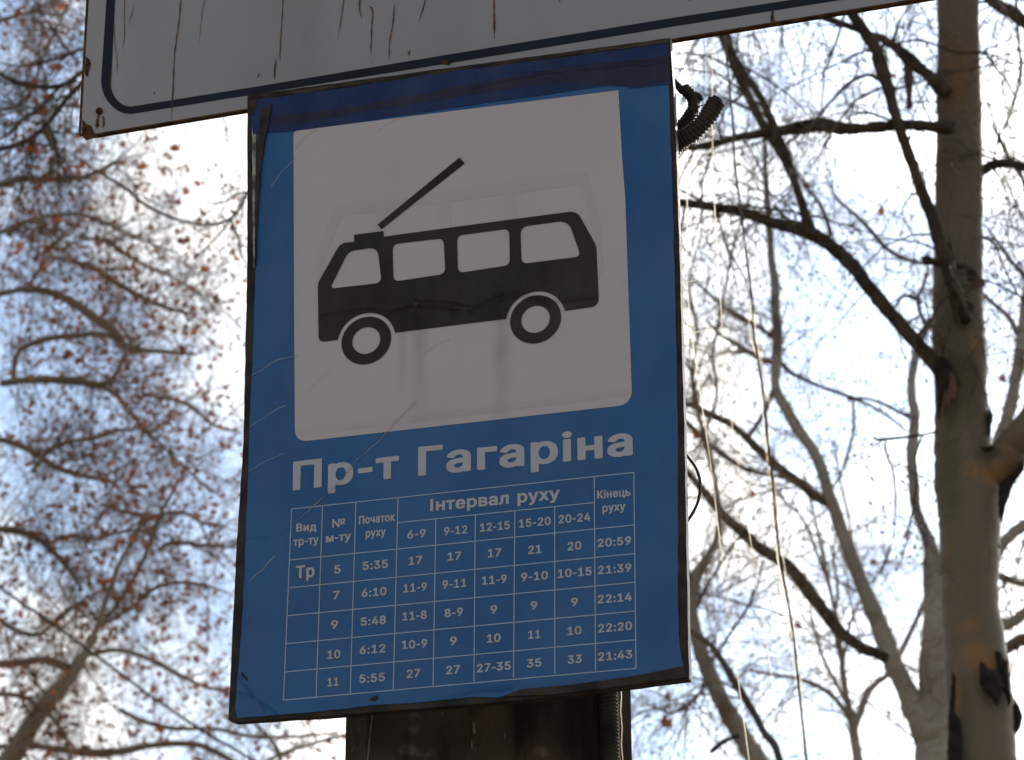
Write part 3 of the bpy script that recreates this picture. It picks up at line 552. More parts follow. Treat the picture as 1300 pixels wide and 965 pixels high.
# continue the outline beyond the frame in board space
bl = B.uv(104, 172.5); tl = B.uv(113, 0); br = B.uv(1195, -7)
du = (br[0]-bl[0]); slope = (br[1]-bl[1])/du
def bu(u, dv=0): return (u, bl[1]+slope*(u-bl[0])+dv)
UR = br[0]+.22; H = .52
outl = [(bl[0]+.012, bl[1]-.006)] + [bu(bl[0]+.03), bu(B.uv(560, 0)[0]), bu(UR-.02), (UR, bl[1]+slope*(UR-bl[0])+.02), (UR, bl[1]+H), (bl[0]+.02, bl[1]+H), (bl[0], bl[1]+H-.02), (bl[0]-.001, bl[1]+.04), (bl[0]-.002, bl[1]+.004)]
B.poly('panel', [outl], M['panel'], 0, thick=.004, isuv=True)
B.poly('edge_flange', [[outl[-1], (outl[-1][0]-.0035, outl[-1][1]), (bl[0]-.0035, bl[1]+H-.02), (bl[0], bl[1]+H-.02)]], M['rust'], .0006, thick=.009, isuv=True)
lo = [bu(bl[0]+.002, -.0002), bu(UR-.02, -.0002), bu(UR-.02, -.0028), bu(bl[0]+.002, -.0028)]
B.poly('edge_flange', [lo], M['rust'], .0006, thick=.009, isuv=True)
# border stripe : outer line and inner line measured in pixels at the lower left, straight beyond
sA = [(136, -40), (130, 128), (148, 146.5), (300, 124.5), (560, 85), (860, 37), (1100, -2), (1300, -34)]
o_l = [(138, -40), (127.5, 118), (153, 147.2), (335, 118), (560, 82), (860, 33), (1100, -5), (1290, -35)]
i_l = [(148.5, -40), (140.5, 118), (158, 137), (330, 109.5), (560, 71), (860, 22), (1095, -13.5), (1285, -44.5)]
o_l = rounded(o_l, [0, 30, 26, 0, 0, 0, 0, 0], 8); i_l = rounded(i_l, [0, 20, 18, 0, 0, 0, 0, 0], 8)
B.poly('border_line', [o_l + i_l[::-1]], M['panel_line'], .0006)
def streak(pl, pts, wpx, m, d=.0010, name='rust_streak'):
    """thin stain following pixel points, ragged width"""
    sp = spline([pl.uv(*p) for p in pts], 5); n = len(sp); px = pl.uv(601, 60)[0]-pl.uv(600, 60)[0]
    L, Rr = [], []
    for i, q in enumerate(sp):
        t = i/(n-1); k = wpx*px*.5*(.45+.8*rng.random())*(1 if 0.06 < t < .9 else .35); jx = rng.uniform(-.25, .25)*px
        L.append((q[0]-k+jx, q[1])); Rr.append((q[0]+k+jx, q[1]))
    return pl.poly(name, [L+Rr[::-1]], m, d, isuv=True)
for pts, wd in (([(159, -10), (158, 25), (158.5, 45), (156, 63)], 1.3), ([(170, 8), (167, 20), (163, 34)], .8), ([(231, -10), (227, 30), (222, 70), (220, 110), (219, 130), (218, 152)], 1.9),
                ([(262, -6), (257, 15), (253, 55)], .9), ([(360, -10), (358, 30), (356, 60), (355.5, 80)], 1.5), ([(351, 75), (349, 88), (349, 102)], 2.0), ([(437, -2), (434, 20), (429, 50)], 1.5),
                ([(457, -8), (457, 12), (460, 25)], 2.2), ([(468, 8), (473, 14), (472, 40), (471, 72)], 2.0), ([(501, 6), (499, 30), (495, 52), (494, 78)], 1.7), ([(541, -4), (537, 12), (532, 28)], 1.6),
                ([(627, -8), (627.5, 20), (628, 50)], 2.4), ([(146, 30), (146, 50), (149, 80), (148, 94)], .8), ([(142, 85), (141, 105), (140, 125)], .7), ([(330, 93), (327, 99)], 1.6), ([(710, -3), (711, 4)], 1.2), ([(875, -2), (876, 3)], 1.2),
                ([(518, 66), (520, 64), (519, 72)], 3.0), ([(196, 117), (196, 120)], 2)):
    streak(B, pts, wd, M['rust_streak'])
B.poly('rust_patch', [rough_line([(105, 152), (110, 158), (116, 160), (121, 170), (124, 174), (111, 179), (104, 172)], .8, 4, rng)], M['rust'], .0012)
B.poly('rust_patch', [rough_line([(109, 72), (114, 76), (116, 82), (114, 88), (112, 98), (109, 96), (108, 86)], .8, 4, rng)], M['rust'], .0012)
B.poly('rust_patch', [rough_line([(979, 10), (981, 12), (983, 26), (988, 29), (979, 31), (978, 24), (980, 17)], .5, 4, rng)], M['rust'], .0012)
B.poly('rust_patch', [rough_line([(560, 78), (567, 75), (575, 79), (570, 83), (562, 82)], .5, 4, rng)], M['rust'], .0012)
nail(127, 142, .0052, big, B, M['rust'])
streak(B, [(126, 146), (124, 155), (124, 164)], 5, M['rust_streak']); streak(B, [(131, 147), (132, 156), (131, 163)], 3, M['rust_streak'])

# ------------------------------------------------------------------ concrete post
pc = Vector((SC.x, SC.y+.16+.20, 0)); PN = Vector((0, -1, 0)); PE = Vector((1, 0, 0))
post = empty('concrete_post', (pc.x, pc.y, 0), 'dark weathered concrete post behind the signs', 'post')
fc = Vector((SC.x, SC.y+.16, SC.z))
def pu(px, py): return (plane_hit(px, py, fc, PN)-fc).dot(PE)
uL, uR = pu(438, 935), pu(802, 935)
def post_mesh():
    V, Fc = [], []; c = .028; zs = [0] + [i*.12 for i in range(1, 66)]; r = random.Random(3)
    d0, d1 = -.20, .20
    for z in zs:
        k = 1+(3-z)*.008; w0, w1 = uL*k, uR*k
        # local: x along sign, y away from camera (front face at y=-.20)
        pr = [(w0+c, d0), (w1-c*1.6, d0), (w1, d0+c), (w1, d1-c), (w1-c, d1), (w0+c, d1), (w0, d1-c), (w0, d0+c)]
        V += [(x+r.uniform(-.001, .001), y+r.uniform(-.001, .001), z) for x, y in pr]
    n = 8
    for i in range(len(zs)-1):
        for j in range(n): Fc.append((i*n+j, i*n+(j+1) % n, (i+1)*n+(j+1) % n, (i+1)*n+j))
    Fc.append(tuple((len(zs)-1)*n+j for j in range(n)))
    return V, Fc
V, Fc = post_mesh(); mesh_obj('shaft', V, Fc, M['concrete'], post)
# raised seam and small chips on the front
PF = Plane(post, fc, 0)
streak(PF, [(472, 890), (472, 915), (469, 940), (466, 975), (462, 1010)], 2.0, M['paving'], .0012, 'crack')
for q in ([(600, 918), (603, 917), (604, 930), (602, 934), (600, 928)], [(598, 940), (600, 941), (600, 952), (598, 950)], [(640, 930), (642, 932), (641, 940)], [(560, 905), (563, 906), (562, 909)]):
    PF.poly('chip', [q], M['paving'], .0012, thick=.001)

# corrugated conduits
def conduit_mesh(pts, r, pitch=.0052, n=12, amp=.11):
    sp = [Vector(p) for p in spline(pts, 24)]
    L = [0]
    for a, b in zip(sp, sp[1:]): L.append(L[-1]+(b-a).length)
    k = max(8, int(L[-1]/pitch*4)); P2, RR = [], []
    for i in range(k+1):
        s = L[-1]*i/k; j = max(0, min(len(L)-2, int(np.searchsorted(L, s))-1)); t = (s-L[j])/max(1e-9, L[j+1]-L[j])
        P2.append(sp[j].lerp(sp[j+1], t)); RR.append(r*(1-amp*.5+amp*math.sin(2*math.pi*s/pitch)))
    return tube_mesh(P2, RR, n)
def con(label, pts, r, name='corrugated_conduit', **k):
    base = Vector(pts[0]); e = empty(name, base, label, 'cable conduit')
    V, Fc = conduit_mesh(pts, r, **k); mesh_obj('tube', V, Fc, M['conduit'], e, origin=base, smooth=True); return e
def sp_(px, py, back): # point `back` metres behind the stop sign plane
    return plane_hit(px, py, SC-SN*back, SN)
uc = pu(776, 930)
lowc = lambda z: tuple(fc + PE*uc + PN*.012 + Vector((0, 0, z-fc.z)))
ec = con('brown corrugated conduit running up the right side of the concrete post', [lowc(.15), lowc(1.0), lowc(2.0), lowc(2.6), lowc(3.2), tuple(sp_(812, 330, .085)), tuple(sp_(838, 222, .07)), tuple(sp_(858, 184, .06)), tuple(sp_(880, 168, .05)), tuple(sp_(897, 150, .045)), tuple(sp_(910, 129, .045))], .0125)
V, Fc = tube_mesh([sp_(908, 131, .045), sp_(912, 126, .045)], [.0088, .0088], 12); mesh_obj('open_end', V, Fc, M['board'], ec, origin=ec.location)
ec2 = con('short thinner corrugated conduit curling out at the top right of the stop sign', [tuple(sp_(838, 215, .09)), tuple(sp_(858, 170, .08)), tuple(sp_(872, 152, .07)), tuple(sp_(880, 138, .06)), tuple(sp_(880, 125, .06)), tuple(sp_(868, 112, .06))], .0085, amp=.12)
V, Fc = tube_mesh([sp_(850, 96, .055), sp_(858, 106, .055), sp_(866, 115, .058)], [.0035, .004, .0055], 8); mesh_obj('cable_end', V, Fc, M['conduit'], ec2, origin=ec2.location)
V, Fc = tube_mesh([sp_(884, 119, .06), sp_(888, 123, .06), sp_(890, 127, .06)], [.003, .0045, .0035], 8); mesh_obj('clip', V, Fc, M['board'], ec2, origin=ec2.location)
tie = sp_(886, 124, .06)
def wire_thing(name, label, cat, pts, r, m, n=6, group=None, sub=5, part=None):
    sp = [Vector(p) for p in spline([tuple(p) for p in pts], sub)]; b = sp[0]
    V, Fc = tube_mesh([p-b for p in sp], [r]*len(sp), n)
    o = mesh_obj(name, V, Fc, m, None, smooth=True); o.location = b; o['label'] = label; o['category'] = cat
    if group: o['group'] = group
    return o
wire_thing('tie_wire', 'thin dark tie wire hanging between the two conduits', 'wire', [sp_(884, 122, .055), sp_(886, 140, .05), sp_(884, 165, .05), sp_(886, 180, .05)], .0008, M['cable'])
wire_thing('tie_wire', 'thin dark wire looped across from the small conduit to the large one', 'wire', [sp_(880, 140, .052), sp_(883, 147, .05), sp_(887, 135, .05), sp_(897, 134, .05)], .0007, M['cable'])
wire_thing('cable', 'brown cable bowing out from the right edge of the stop sign', 'cable', [sp_(858, 560, .05), sp_(872, 578, .05), sp_(884, 595, .05), sp_(889, 615, .05), sp_(886, 637, .05), sp_(876, 657, .05), sp_(862, 675, .05)], .0021, M['cable'], 8)
zz = []  # sun glint on the conduit's ribs, drawn as an added pale zigzag wire
for i in range(60):
    z = 2.1+i*.022; p = fc + PE*(uc+.0125+(.0012 if i % 2 else -.0002)) + PN*(.022) + Vector((0, 0, z-fc.z)); zz.append(p)
wire_thing('glint_wire', 'pale zigzag wire added as the sun glint along the conduit edge on the post', 'wire', zz, .0007, M['wire'], 5, sub=1)
# thin strands between the sign and the trees
def strand(label, pts, Y, r, m=M['wire'], name='thin_wire', cat='wire', group=None):
    return wire_thing(name, label, cat, [at(px, py, Y) for px, py in pts], r, m, 5, group)
strand('thin glinting wire hanging nearest the right edge of the stop sign', [(862, 20), (866, 60), (871, 104), (873, 200), (872, 330), (876, 400), (884, 468), (893, 525), (905, 610), (914, 687), (933, 831), (951, 965), (960, 1040)], 6.2, .00075)
strand('middle thin glinting wire between the stop sign and the knotted cord', [(905, 10), (905, 200), (911, 320), (916, 400), (921, 480), (928, 530), (940, 605), (953, 687), (968, 784), (984, 885), (1000, 990)], 6.4, .00075)
c_pts = [(918, 30), (922, 72), (926, 112), (930, 149), (932, 199), (938, 249), (943, 287), (949, 337), (955, 383), (957, 422), (963, 460), (970, 506), (974, 556), (980, 600), (984, 648), (990, 707), (999, 757), (1007, 804), (1013, 862), (1019, 920), (1026, 990)]
e = empty('hanging_cord', at(918, 30, 8), 'dark knotted cord hanging in front of the bare trees, glinting in its lower half', 'cord')
for k, (m, rr, jit) in enumerate(((M['twig'], .0032, 0), (M['wire'], .0014, 3.2), (M['wire'], .0011, -3.8), (M['wire'], .0009, 5.5))):
    q = c_pts if k == 0 else [(x+jit*math.sin(y*.03+k*1.7)+1.2*math.sin(y*.11+k), y) for x, y in c_pts if y > 380]
    sp = [Vector(p) for p in spline([tuple(at(px, py, 8)) for px, py in q], 5)]
    V, Fc = tube_mesh(sp, [rr*(.75+.5*rng.random()) for _ in sp], 6); mesh_obj('strand', V, Fc, m, e, origin=e.location, smooth=True)
strand('short golden straw sticking out right of the stop sign, the lower one', [(862, 427), (880, 423), (905, 416)], 4.4, .0009, M['wire'], 'straw', 'straw')
strand('short golden straw sticking out right of the stop sign, the upper one', [(860, 363), (872, 359), (886, 355)], 4.4, .0007, M['wire'], 'straw', 'straw')
strand('dark overhead cable crossing the leafy tree diagonally at lower left', [(-260, 560), (0, 746), (61, 788), (135, 842), (202, 891), (269, 935), (320, 965), (460, 1060), (900, 1340)], 18, .0085, M['powerline'], 'overhead_cable', 'cable')

# ------------------------------------------------------------------ trees
class Batch:
    def __init__(s): s.V = []; s.F = []
    def tube(s, pts, rad, n=3):
        base = len(s.V); k = len(pts); ref = None
        for i in range(k):
            a = pts[min(i+1, k-1)]; b = pts[max(i-1, 0)]; t = (a[0]-b[0], a[1]-b[1], a[2]-b[2])
            t = Vector(t); 
            if t.length < 1e-9: t = Vector((0, 0, 1))
            t.normalize()
            if ref is None: ref = t.orthogonal().normalized()
            else:
                ref = ref - t*ref.dot(t)
                ref = ref.normalized() if ref.length > 1e-6 else t.orthogonal().normalized()
            c = t.cross(ref); p = pts[i]
            if i == k-1:
                s.V.append(tuple(p)); continue
            for j in range(n):
                q = 2*math.pi*j/n; s.V.append(tuple(p+(ref*math.cos(q)+c*math.sin(q))*rad[i]))
        for i in range(k-2):
            for j in range(n):
                s.F.append((base+i*n+j, base+i*n+(j+1) % n, base+(i+1)*n+(j+1) % n, base+(i+1)*n+j))
        tip = base+(k-1)*n; i = k-2
        for j in range(n): s.F.append((base+i*n+j, base+i*n+(j+1) % n, tip))
def rv(r, z=1.0):
    while True:
        v = Vector((r.uniform(-1, 1), r.uniform(-1, 1), r.uniform(-1, 1)*z))
        if .05 < v.length < 1: return v.normalized()
LEAF = [(0, 0, 0), (.18, .10, .03), (.50, .02, .10), (.34, .30, .02), (.52, .60, .12), (.20, .56, .00), (0, 1.0, -.12), (-.22, .55, .02), (-.50, .62, .10), (-.32, .28, .03), (-.48, .05, .13), (-.16, .08, .02), (0, .35, -.06)]
LEAF_F = [(12, i, i+1) for i in range(11)] + [(12, 11, 0)]
def leaf_into(B_, p, size, r):
    M3 = Matrix.Rotation(r.uniform(0, 6.28), 3, 'Z') @ Matrix.Rotation(r.uniform(1.2, 3.4), 3, 'X') @ Matrix.Rotation(r.uniform(-.8, .8), 3, 'Y')
    b = len(B_.V); cu = r.uniform(.6, 2.6)
    for v in LEAF: B_.V.append(tuple(p + M3 @ Vector((v[0]*size, v[1]*size, v[2]*size*cu))))
    B_.F += [tuple(b+i for i in f) for f in LEAF_F]
class Tree:
    def __init__(s, label, base, seed, bark, twig, group=None):
        s.root = empty('plane_tree', base, label, 'tree', group); s.base = Vector(base); s.kd = 1.0
        s.rng = random.Random(seed); s.bark = bark; s.twig = twig; s.tw = Batch(); s.lf = Batch(); s.tips = []
    def limb(s, name, pts, Y, m=None, n=9, twigs=0, tl=1.0, tr=.006, droop=-.1, levels=2, part=True, rough=.06, label=None, spread=.9, ends=True, follow=.5):
        P4 = []
        for q in pts:
            if isinstance(q[0], Vector): P4.append((q[0].x, q[0].y, q[0].z, q[1])); continue
            yy = q[3] if len(q) > 3 else Y
            p = at(q[0], q[1], yy); dep = (p-CAM).dot(_fw); P4.append((p.x, p.y, p.z, q[2]*.5*dep/F))
        sp = spline(P4, 5); C = [Vector(q[:3]) for q in sp]
        Rr = [max(.001, q[3])*(1+s.rng.uniform(-rough, rough)) for q in sp]
        C = [c + rv(s.rng)*Rr[i]*(.07 if n < 20 else .02)*(0 < i < len(C)-1) for i, c in enumerate(C)]
        V, Fc = tube_mesh(C, Rr, n)
        # knobbly surface
        V = [tuple(Vector(v) + rv(s.rng)*Rr[min(i//n, len(Rr)-1)]*(.035 if n < 20 else .006)) for i, v in enumerate(V)]
        if part: mesh_obj(name, V, Fc, m or s.bark, s.root, origin=s.base, smooth=True, label=label)
        L = sum((b-a).length for a, b in zip(C, C[1:]))
        for i in range(int(twigs*s.kd+.5)):
            k = s.rng.uniform(.0, len(C)-1.001); i0 = int(k); p = C[i0].lerp(C[i0+1], k-i0); t = (C[i0+1]-C[i0]).normalized()
            d = (t*follow + rv(s.rng)*spread).normalized()
            s.grow(p, d, tl*s.rng.uniform(.4, 1.2), min(Rr[i0]*.6, tr*s.rng.uniform(.6, 1.3)), levels, droop)
        return C
    def grow(s, p, d, L, r, lv, droop):
        n = 5 if lv else 4; pts = [p]; step = L/n; rr = [r]; kids = []
        for i in range(n):
            d = (d + rv(s.rng)*.30 + Vector((0, 0, droop))).normalized()
            p = p + d*step; pts.append(p); rr.append(r*(1-(i+1)/(n+.6)))
            if lv: kids.append((p, d, rr[-1]))
        s.tw.tube(pts, rr, 3)
        s.tips.append((pts[-1], d))
        if lv:
            for (q, dd, r2) in kids:
                for _ in range(1 if s.rng.random() < .75 else 2):
                    s.grow(q, (dd*.55 + rv(s.rng)*.85).normalized(), L*s.rng.uniform(.3, .6), max(.0012, r2*.62), lv-1, droop)
    def buds(s, k, size):
        for p, d in s.tips:
            if s.rng.random() < k: s.tw.tube([p, p+d*size*.5, p+d*size], [size*.1, size*.28, 0], 4)
    def leaves(s, frac, size, big=0, lm=None):
        idx = [i for i in range(len(s.tips)) if s.rng.random() < frac]
        cand = []
        for i in idx:
            p, d = s.tips[i]
            for _ in range(s.rng.choice((1, 1, 2))):
                cand.append((p+rv(s.rng)*size*.8, size*s.rng.uniform(.5, 1.25)))
        if big:   # the largest leaves in view as parts of their own, sharing mesh data
            meshes = []
            for k in range(4):
                b = Batch(); leaf_into(b, Vector((0, 0, 0)), 1.0, s.rng); me = bpy.data.meshes.new('leaf'); me.from_pydata(b.V, [], b.F); me.materials.append(M['leaf']); meshes.append(me)
            cand.sort(key=lambda c: -c[1])
            vis = [c for c in cand if in_view(c[0])][:big]; vs = set(id(c) for c in vis)
            for c in vis:
                o = bpy.data.objects.new('leaf', s.rng.choice(meshes)); link(o, s.root); o.location = c[0]-s.base; o.scale = (c[1],)*3; o.rotation_euler = (s.rng.uniform(-.6, .6), s.rng.uniform(-.6, .6), s.rng.uniform(0, 6.28))
            cand = [c for c in cand if id(c) not in vs]
        for c in cand: leaf_into(s.lf, c[0], c[1], s.rng)
    def finish(s):
        if s.tw.V: mesh_obj('twigs', s.tw.V, s.tw.F, s.twig, s.root, origin=s.base, stuff=True)
        if s.lf.V: mesh_obj('foliage', s.lf.V, s.lf.F, M['leaf'], s.root, origin=s.base, stuff=True)
def in_view(p):
    d = p-CAM; z = d.dot(_fw)
    if z < 1: return False
    x = 650+F*d.dot(_rt)/z; y = 482.5-F*d.dot(_up)/z
    if 300 < x < 870 and 60 < y < 900: return False
    return -5 < x < 1305 and -5 < y < 970
def trunk_down(px, py, w, Y, lean=(0, 0), k=1.5):
    """points from the ground up to the lowest traced pixel of a trunk"""
    p = at(px, py, Y); r = w*.5*((p-CAM).dot(_fw))/F
    b = Vector((p.x+lean[0], p.y+lean[1], 0))
    return b, [(b, r*k*1.25), (b.lerp(p, .05), r*k), (b.lerp(p, .35)+Vector((.03, 0, 0)), r*(k*.6+.4)), (b.lerp(p, .6), r*1.1), (b.lerp(p, .8), r*1.06), (b.lerp(p, .9), r*1.04), (b.lerp(p, .96), r*1.02)]

# --- near plane tree at the right
Y0 = 12.0
b, dn = trunk_down(1254, 1010, 88, Y0, (.12, 0))
T1 = Tree('big smooth-barked plane tree at the right edge with peeling bark, nearest of the trees', b, 11, M['bark'], M['twig']); T1.kd = .6
def patches(m, base, items, col):
    '''freshly bared orange bark round given spots of the trunk'''
    t = m.node_tree; b_ = t.nodes['Principled BSDF']; co = N(t, 'ShaderNodeTexCoord'); fac = None
    nz = N(t, 'ShaderNodeTexNoise'); nz.inputs['Scale'].default_value = 9; nz.inputs['Detail'].default_value = 5; t.links.new(co.outputs['Object'], nz.inputs['Vector'])
    for px, py, rx, rz in items:
        c = at(px, py, Y0-.14) - Vector(base)
        s_ = N(t, 'ShaderNodeVectorMath', operation='SUBTRACT'); t.links.new(co.outputs['Object'], s_.inputs[0]); s_.inputs[1].default_value = c
        k_ = N(t, 'ShaderNodeVectorMath', operation='MULTIPLY'); t.links.new(s_.outputs['Vector'], k_.inputs[0]); k_.inputs[1].default_value = (1/rx, 1/.25, 1/rz)
        l_ = N(t, 'ShaderNodeVectorMath', operation='LENGTH'); t.links.new(k_.outputs['Vector'], l_.inputs[0])
        a_ = N(t, 'ShaderNodeMath', operation='MULTIPLY_ADD'); t.links.new(nz.outputs['Fac'], a_.inputs[0]); a_.inputs[1].default_value = 1.6; a_.inputs[2].default_value = -.8
        d_ = N(t, 'ShaderNodeMath', operation='ADD'); t.links.new(l_.outputs['Value'], d_.inputs[0]); t.links.new(a_.outputs[0], d_.inputs[1])
        r_ = N(t, 'ShaderNodeMapRange'); r_.interpolation_type = 'SMOOTHSTEP'; r_.inputs['From Min'].default_value = 1.25; r_.inputs['From Max'].default_value = .1; t.links.new(d_.outputs[0], r_.inputs['Value'])
        if fac is None: fac = r_.outputs[0]
        else:
            x_ = N(t, 'ShaderNodeMath', operation='MAXIMUM'); t.links.new(fac, x_.inputs[0]); t.links.new(r_.outputs[0], x_.inputs[1]); fac = x_.outputs[0]
    mx_ = N(t, 'ShaderNodeMix'); mx_.data_type = 'RGBA'; mx_.inputs['B'].default_value = (*col, 1)
    t.links.new(b_.inputs['Base Color'].links[0].from_socket, mx_.inputs['A']); t.links.new(fac, mx_.inputs['Factor']); t.links.new(mx_.outputs['Result'], b_.inputs['Base Color'])
TB = M['bark'].copy(); TB.name = 'plane_bark_peeling'
patches(TB, b, [(1240, 825, .075, .07), (1252, 843, .07, .05), (1216, 878, .022, .12), (1232, 790, .05, .05), (1196, 440, .03, .12), (1243, 425, .035, .10), (1262, 598, .10, .06), (1238, 596, .05, .04)], (.235, .125, .042))
T1.limb('trunk', dn + [(1249, 985, 87), (1246, 930, 85), (1243, 880, 83), (1239, 830, 80), (1233, 780, 74), (1231, 740, 74), (1231, 690, 77), (1231, 650, 80), (1228, 615, 84), (1223, 570, 74), (1221, 540, 70), (1220, 500, 67), (1217, 430, 69), (1216, 395, 65), (1216, 340, 63), (1217, 290, 62), (1217, 240, 60), (1218, 150, 58), (1217, 60, 54), (1216, 0, 53), (1212, -120, 50), (1204, -300, 40), (1190, -520, 26), (1175, -760, 8)], Y0, m=TB, n=28, rough=.018)
T1.limb('branch', m=TB, pts=[(1232, 632, 42, Y0), (1252, 612, 50, Y0), (1272, 588, 50, Y0-.05), (1290, 563, 46, Y0-.1), (1312, 535, 42, Y0-.15), (1360, 470, 38), (1430, 380, 32), (1480, 250, 22), (1510, 60, 10)], Y=Y0, n=16, twigs=10, rough=.03)
DB = M['dark_bark']
T1.limb('branch', [(1212, 492, 18), (1199, 473, 26), (1180, 454, 20), (1150, 420, 18.5), (1120, 385, 18.5), (1098, 358, 18), (1083, 338, 19), (1060, 316, 17.5), (1040, 302, 18), (1020, 293, 18), (985, 284, 14), (950, 272, 13.5), (935, 268, 13), (900, 262, 11.5), (862, 257, 10.5), (800, 250, 8, 11.5), (720, 262, 5, 11.2), (650, 290, 2, 11)], Y0-.1, m=DB, n=12, twigs=34, tl=.75, tr=.007, droop=-.16, follow=.3)
T1.limb('branch', [(1032, 298, 16), (1025, 283, 15), (1020, 265, 12), (1012, 240, 11), (1003, 215, 13), (994, 193, 17), (978, 172, 14), (965, 152, 11), (950, 122, 11), (936, 92, 12), (926, 62, 15), (917, 40, 16), (898, -5, 15), (870, -80, 12), (850, -200, 6)], Y0-.15, m=DB, n=10, twigs=26, tl=.7, tr=.006, droop=-.2)
T1.limb('branch', [(1000, 200, 12), (985, 168, 12), (978, 150, 11), (965, 122, 9), (948, 98, 9), (935, 78, 9), (926, 60, 8)], Y0-.35, m=DB, n=9, twigs=6, tl=.6)
T1.limb('branch', [(1212, 162, 20), (1190, 161, 16), (1150, 159, 14), (1120, 161, 15), (1090, 163, 15), (1070, 163, 18), (1042, 158, 19), (1028, 162, 15), (1000, 165, 15), (972, 169, 12), (945, 173, 10), (920, 179, 9), (900, 184, 9.5), (872, 188, 8.5), (830, 190, 6), (760, 200, 3)], Y0-.25, m=DB, n=10, twigs=30, tl=.8, tr=.006, droop=-.22, rough=.12)
T1.limb('branch', [(1224, 405, 22, Y0-.15), (1216, 385, 20, Y0-.2), (1207, 355, 18.5), (1199, 325, 18), (1190, 300, 17), (1182, 272, 16), (1171, 245, 15.5), (1163, 222, 15), (1152, 192, 14), (1143, 165, 14), (1135, 140, 14), (1127, 110, 16), (1118, 82, 19), (1112, 62, 16), (1100, 45, 15), (1085, 22, 15), (1072, 0, 15), (1040, -60, 12), (1000, -150, 6)], Y0-.35, m=DB, n=12, twigs=26, tl=.9, tr=.0065, droop=-.22)
T1.limb('branch', [(1200, 118, 22), (1187, 104, 19), (1176, 94, 15), (1163, 83, 17), (1150, 72, 17), (1140, 62, 12), (1130, 56, 11), (1118, 48, 11), (1104, 44, 9), (1085, 36, 9), (1066, 29, 9), (1050, 24, 8), (1020, 10, 7), (960, -30, 4)], Y0-.1, m=DB, n=10, twigs=14, tl=.8, tr=.005, droop=-.1)
T1.limb('branch', [(1225, -40, 16), (1248, -12, 15), (1262, 3, 15), (1285, 16, 18), (1300, 28, 16), (1340, 55, 14), (1420, 90, 8)], Y0+.1, m=DB, n=10, twigs=22, tl=1.1, tr=.006, droop=-.3)
T1.limb('branch', [(1235, 228, 12), (1249, 216, 13), (1262, 209, 12.5), (1280, 208, 11.5), (1300, 212, 11), (1360, 228, 9), (1440, 225, 5)], Y0, m=DB, n=9, twigs=18, tl=1.0, tr=.006, droop=-.25)
T1.limb('branch', [(1130, 112, 5), (1107, 82+14, 5), (1092, 92+6, 4), (1075, 108, 5), (1060, 124, 4), (1048, 136, 3), (1035, 152, 1.5)], Y0-.4, m=DB, n=6, twigs=7, tl=.35, tr=.003)
T1.limb('branch', [(1133, 58, 4), (1140, 30, 3), (1152, 12, 2.5), (1160, 2, 2)], Y0-.2, m=DB, n=5, twigs=4, tl=.3, tr=.003)
T1.limb('branch', [(1133, 56, 3), (1155, 52, 3), (1167, 51, 4), (1185, 56, 3), (1213, 66, 3.2), (1244, 66, 3.4), (1255, 73, 3), (1266, 89, 3), (1277, 101, 2.6), (1290, 125, 1.5)], Y0-.6, m=DB, n=6, twigs=6, tl=.4, tr=.003)
T1.limb('branch', [(1190, 548, 3), (1165, 553, 3.5), (1140, 556, 4), (1115, 558, 4), (1108, 554, 2)], Y0-.3, m=DB, n=6, twigs=3, tl=.25, tr=.003)
T1.limb('branch', [(1171, 553, 3), (1162, 580, 3), (1164, 610, 3), (1158, 650, 2.5), (1150, 690, 2), (1142, 720, 1)], Y0-.3, m=DB, n=5, twigs=6, tl=.3, tr=.003, droop=-.2)
T1.limb('branch', [(1124, 560, 3), (1126, 580, 3), (1134, 600, 3), (1137, 640, 2.2), (1132, 690, 1.6), (1118, 730, 1)], Y0-.35, m=DB, n=5, twigs=6, tl=.3, tr=.003, droop=-.2)
T1.limb('branch', [(1246, 300, 3), (1262, 310, 4), (1275, 340, 3), (1290, 370, 3), (1305, 390, 2)], Y0-.1, m=DB, n=5, twigs=6, tl=.5, tr=.003, droop=-.2)
T1.limb('branch', [(1290, -5, 4), (1292, 40, 4), (1296, 90, 4.5), (1290, 120, 4), (1280, 150, 3.5), (1268, 175, 3), (1262, 205, 2)], Y0-.3, m=DB, n=5, twigs=8, tl=.45, tr=.003, droop=-.15)
# joint of B3 : a dark burl lump
# peeling bark, knots and scars: bark flakes are pieces of their own
def flake(T, outline, Y, m, thick=.012, name='bark_flake', bend=.02, label=None, sway=0):
    """curled piece of bark: outline in pixels near the trunk surface, given thickness and a bow"""
    r = T.rng; pts = rough_line(outline, .8, 5, r); cx = sum(p[0] for p in pts)/len(pts); cy = sum(p[1] for p in pts)/len(pts)
    hw = max(abs(p[0]-cx) for p in pts)+.01; hh = max(abs(p[1]-cy) for p in pts)+.01
    tris = tessellate_polygon([[Vector((p[0], p[1], 0)) for p in pts]])
    inner = [((p[0]-cx)*.55+cx, (p[1]-cy)*.55+cy) for p in pts]
    V = []; n = len(pts)
    def q(p, dy, k): return tuple(at(p[0], p[1], Y+dy-bend*k))
    V += [q(p, 0, 0) for p in pts] + [q(p, r.uniform(-.003, .003), 1) for p in inner] + [q(p, thick, 0) for p in pts]
    Fc = []
    for i in range(n):
        j = (i+1) % n; Fc.append((i, j, n+j, n+i)); Fc.append((i, 2*n+i, 2*n+j, j))
    for t in tessellate_polygon([[Vector((p[0], p[1], 0)) for p in inner]]): Fc.append(tuple(n+k for k in t))
    for t in tris: Fc.append(tuple(2*n+k for k in t))
    return mesh_obj(name, V, Fc, m, T.root, origin=T.base, label=label)
FR = Y0-.155   # front of the trunk
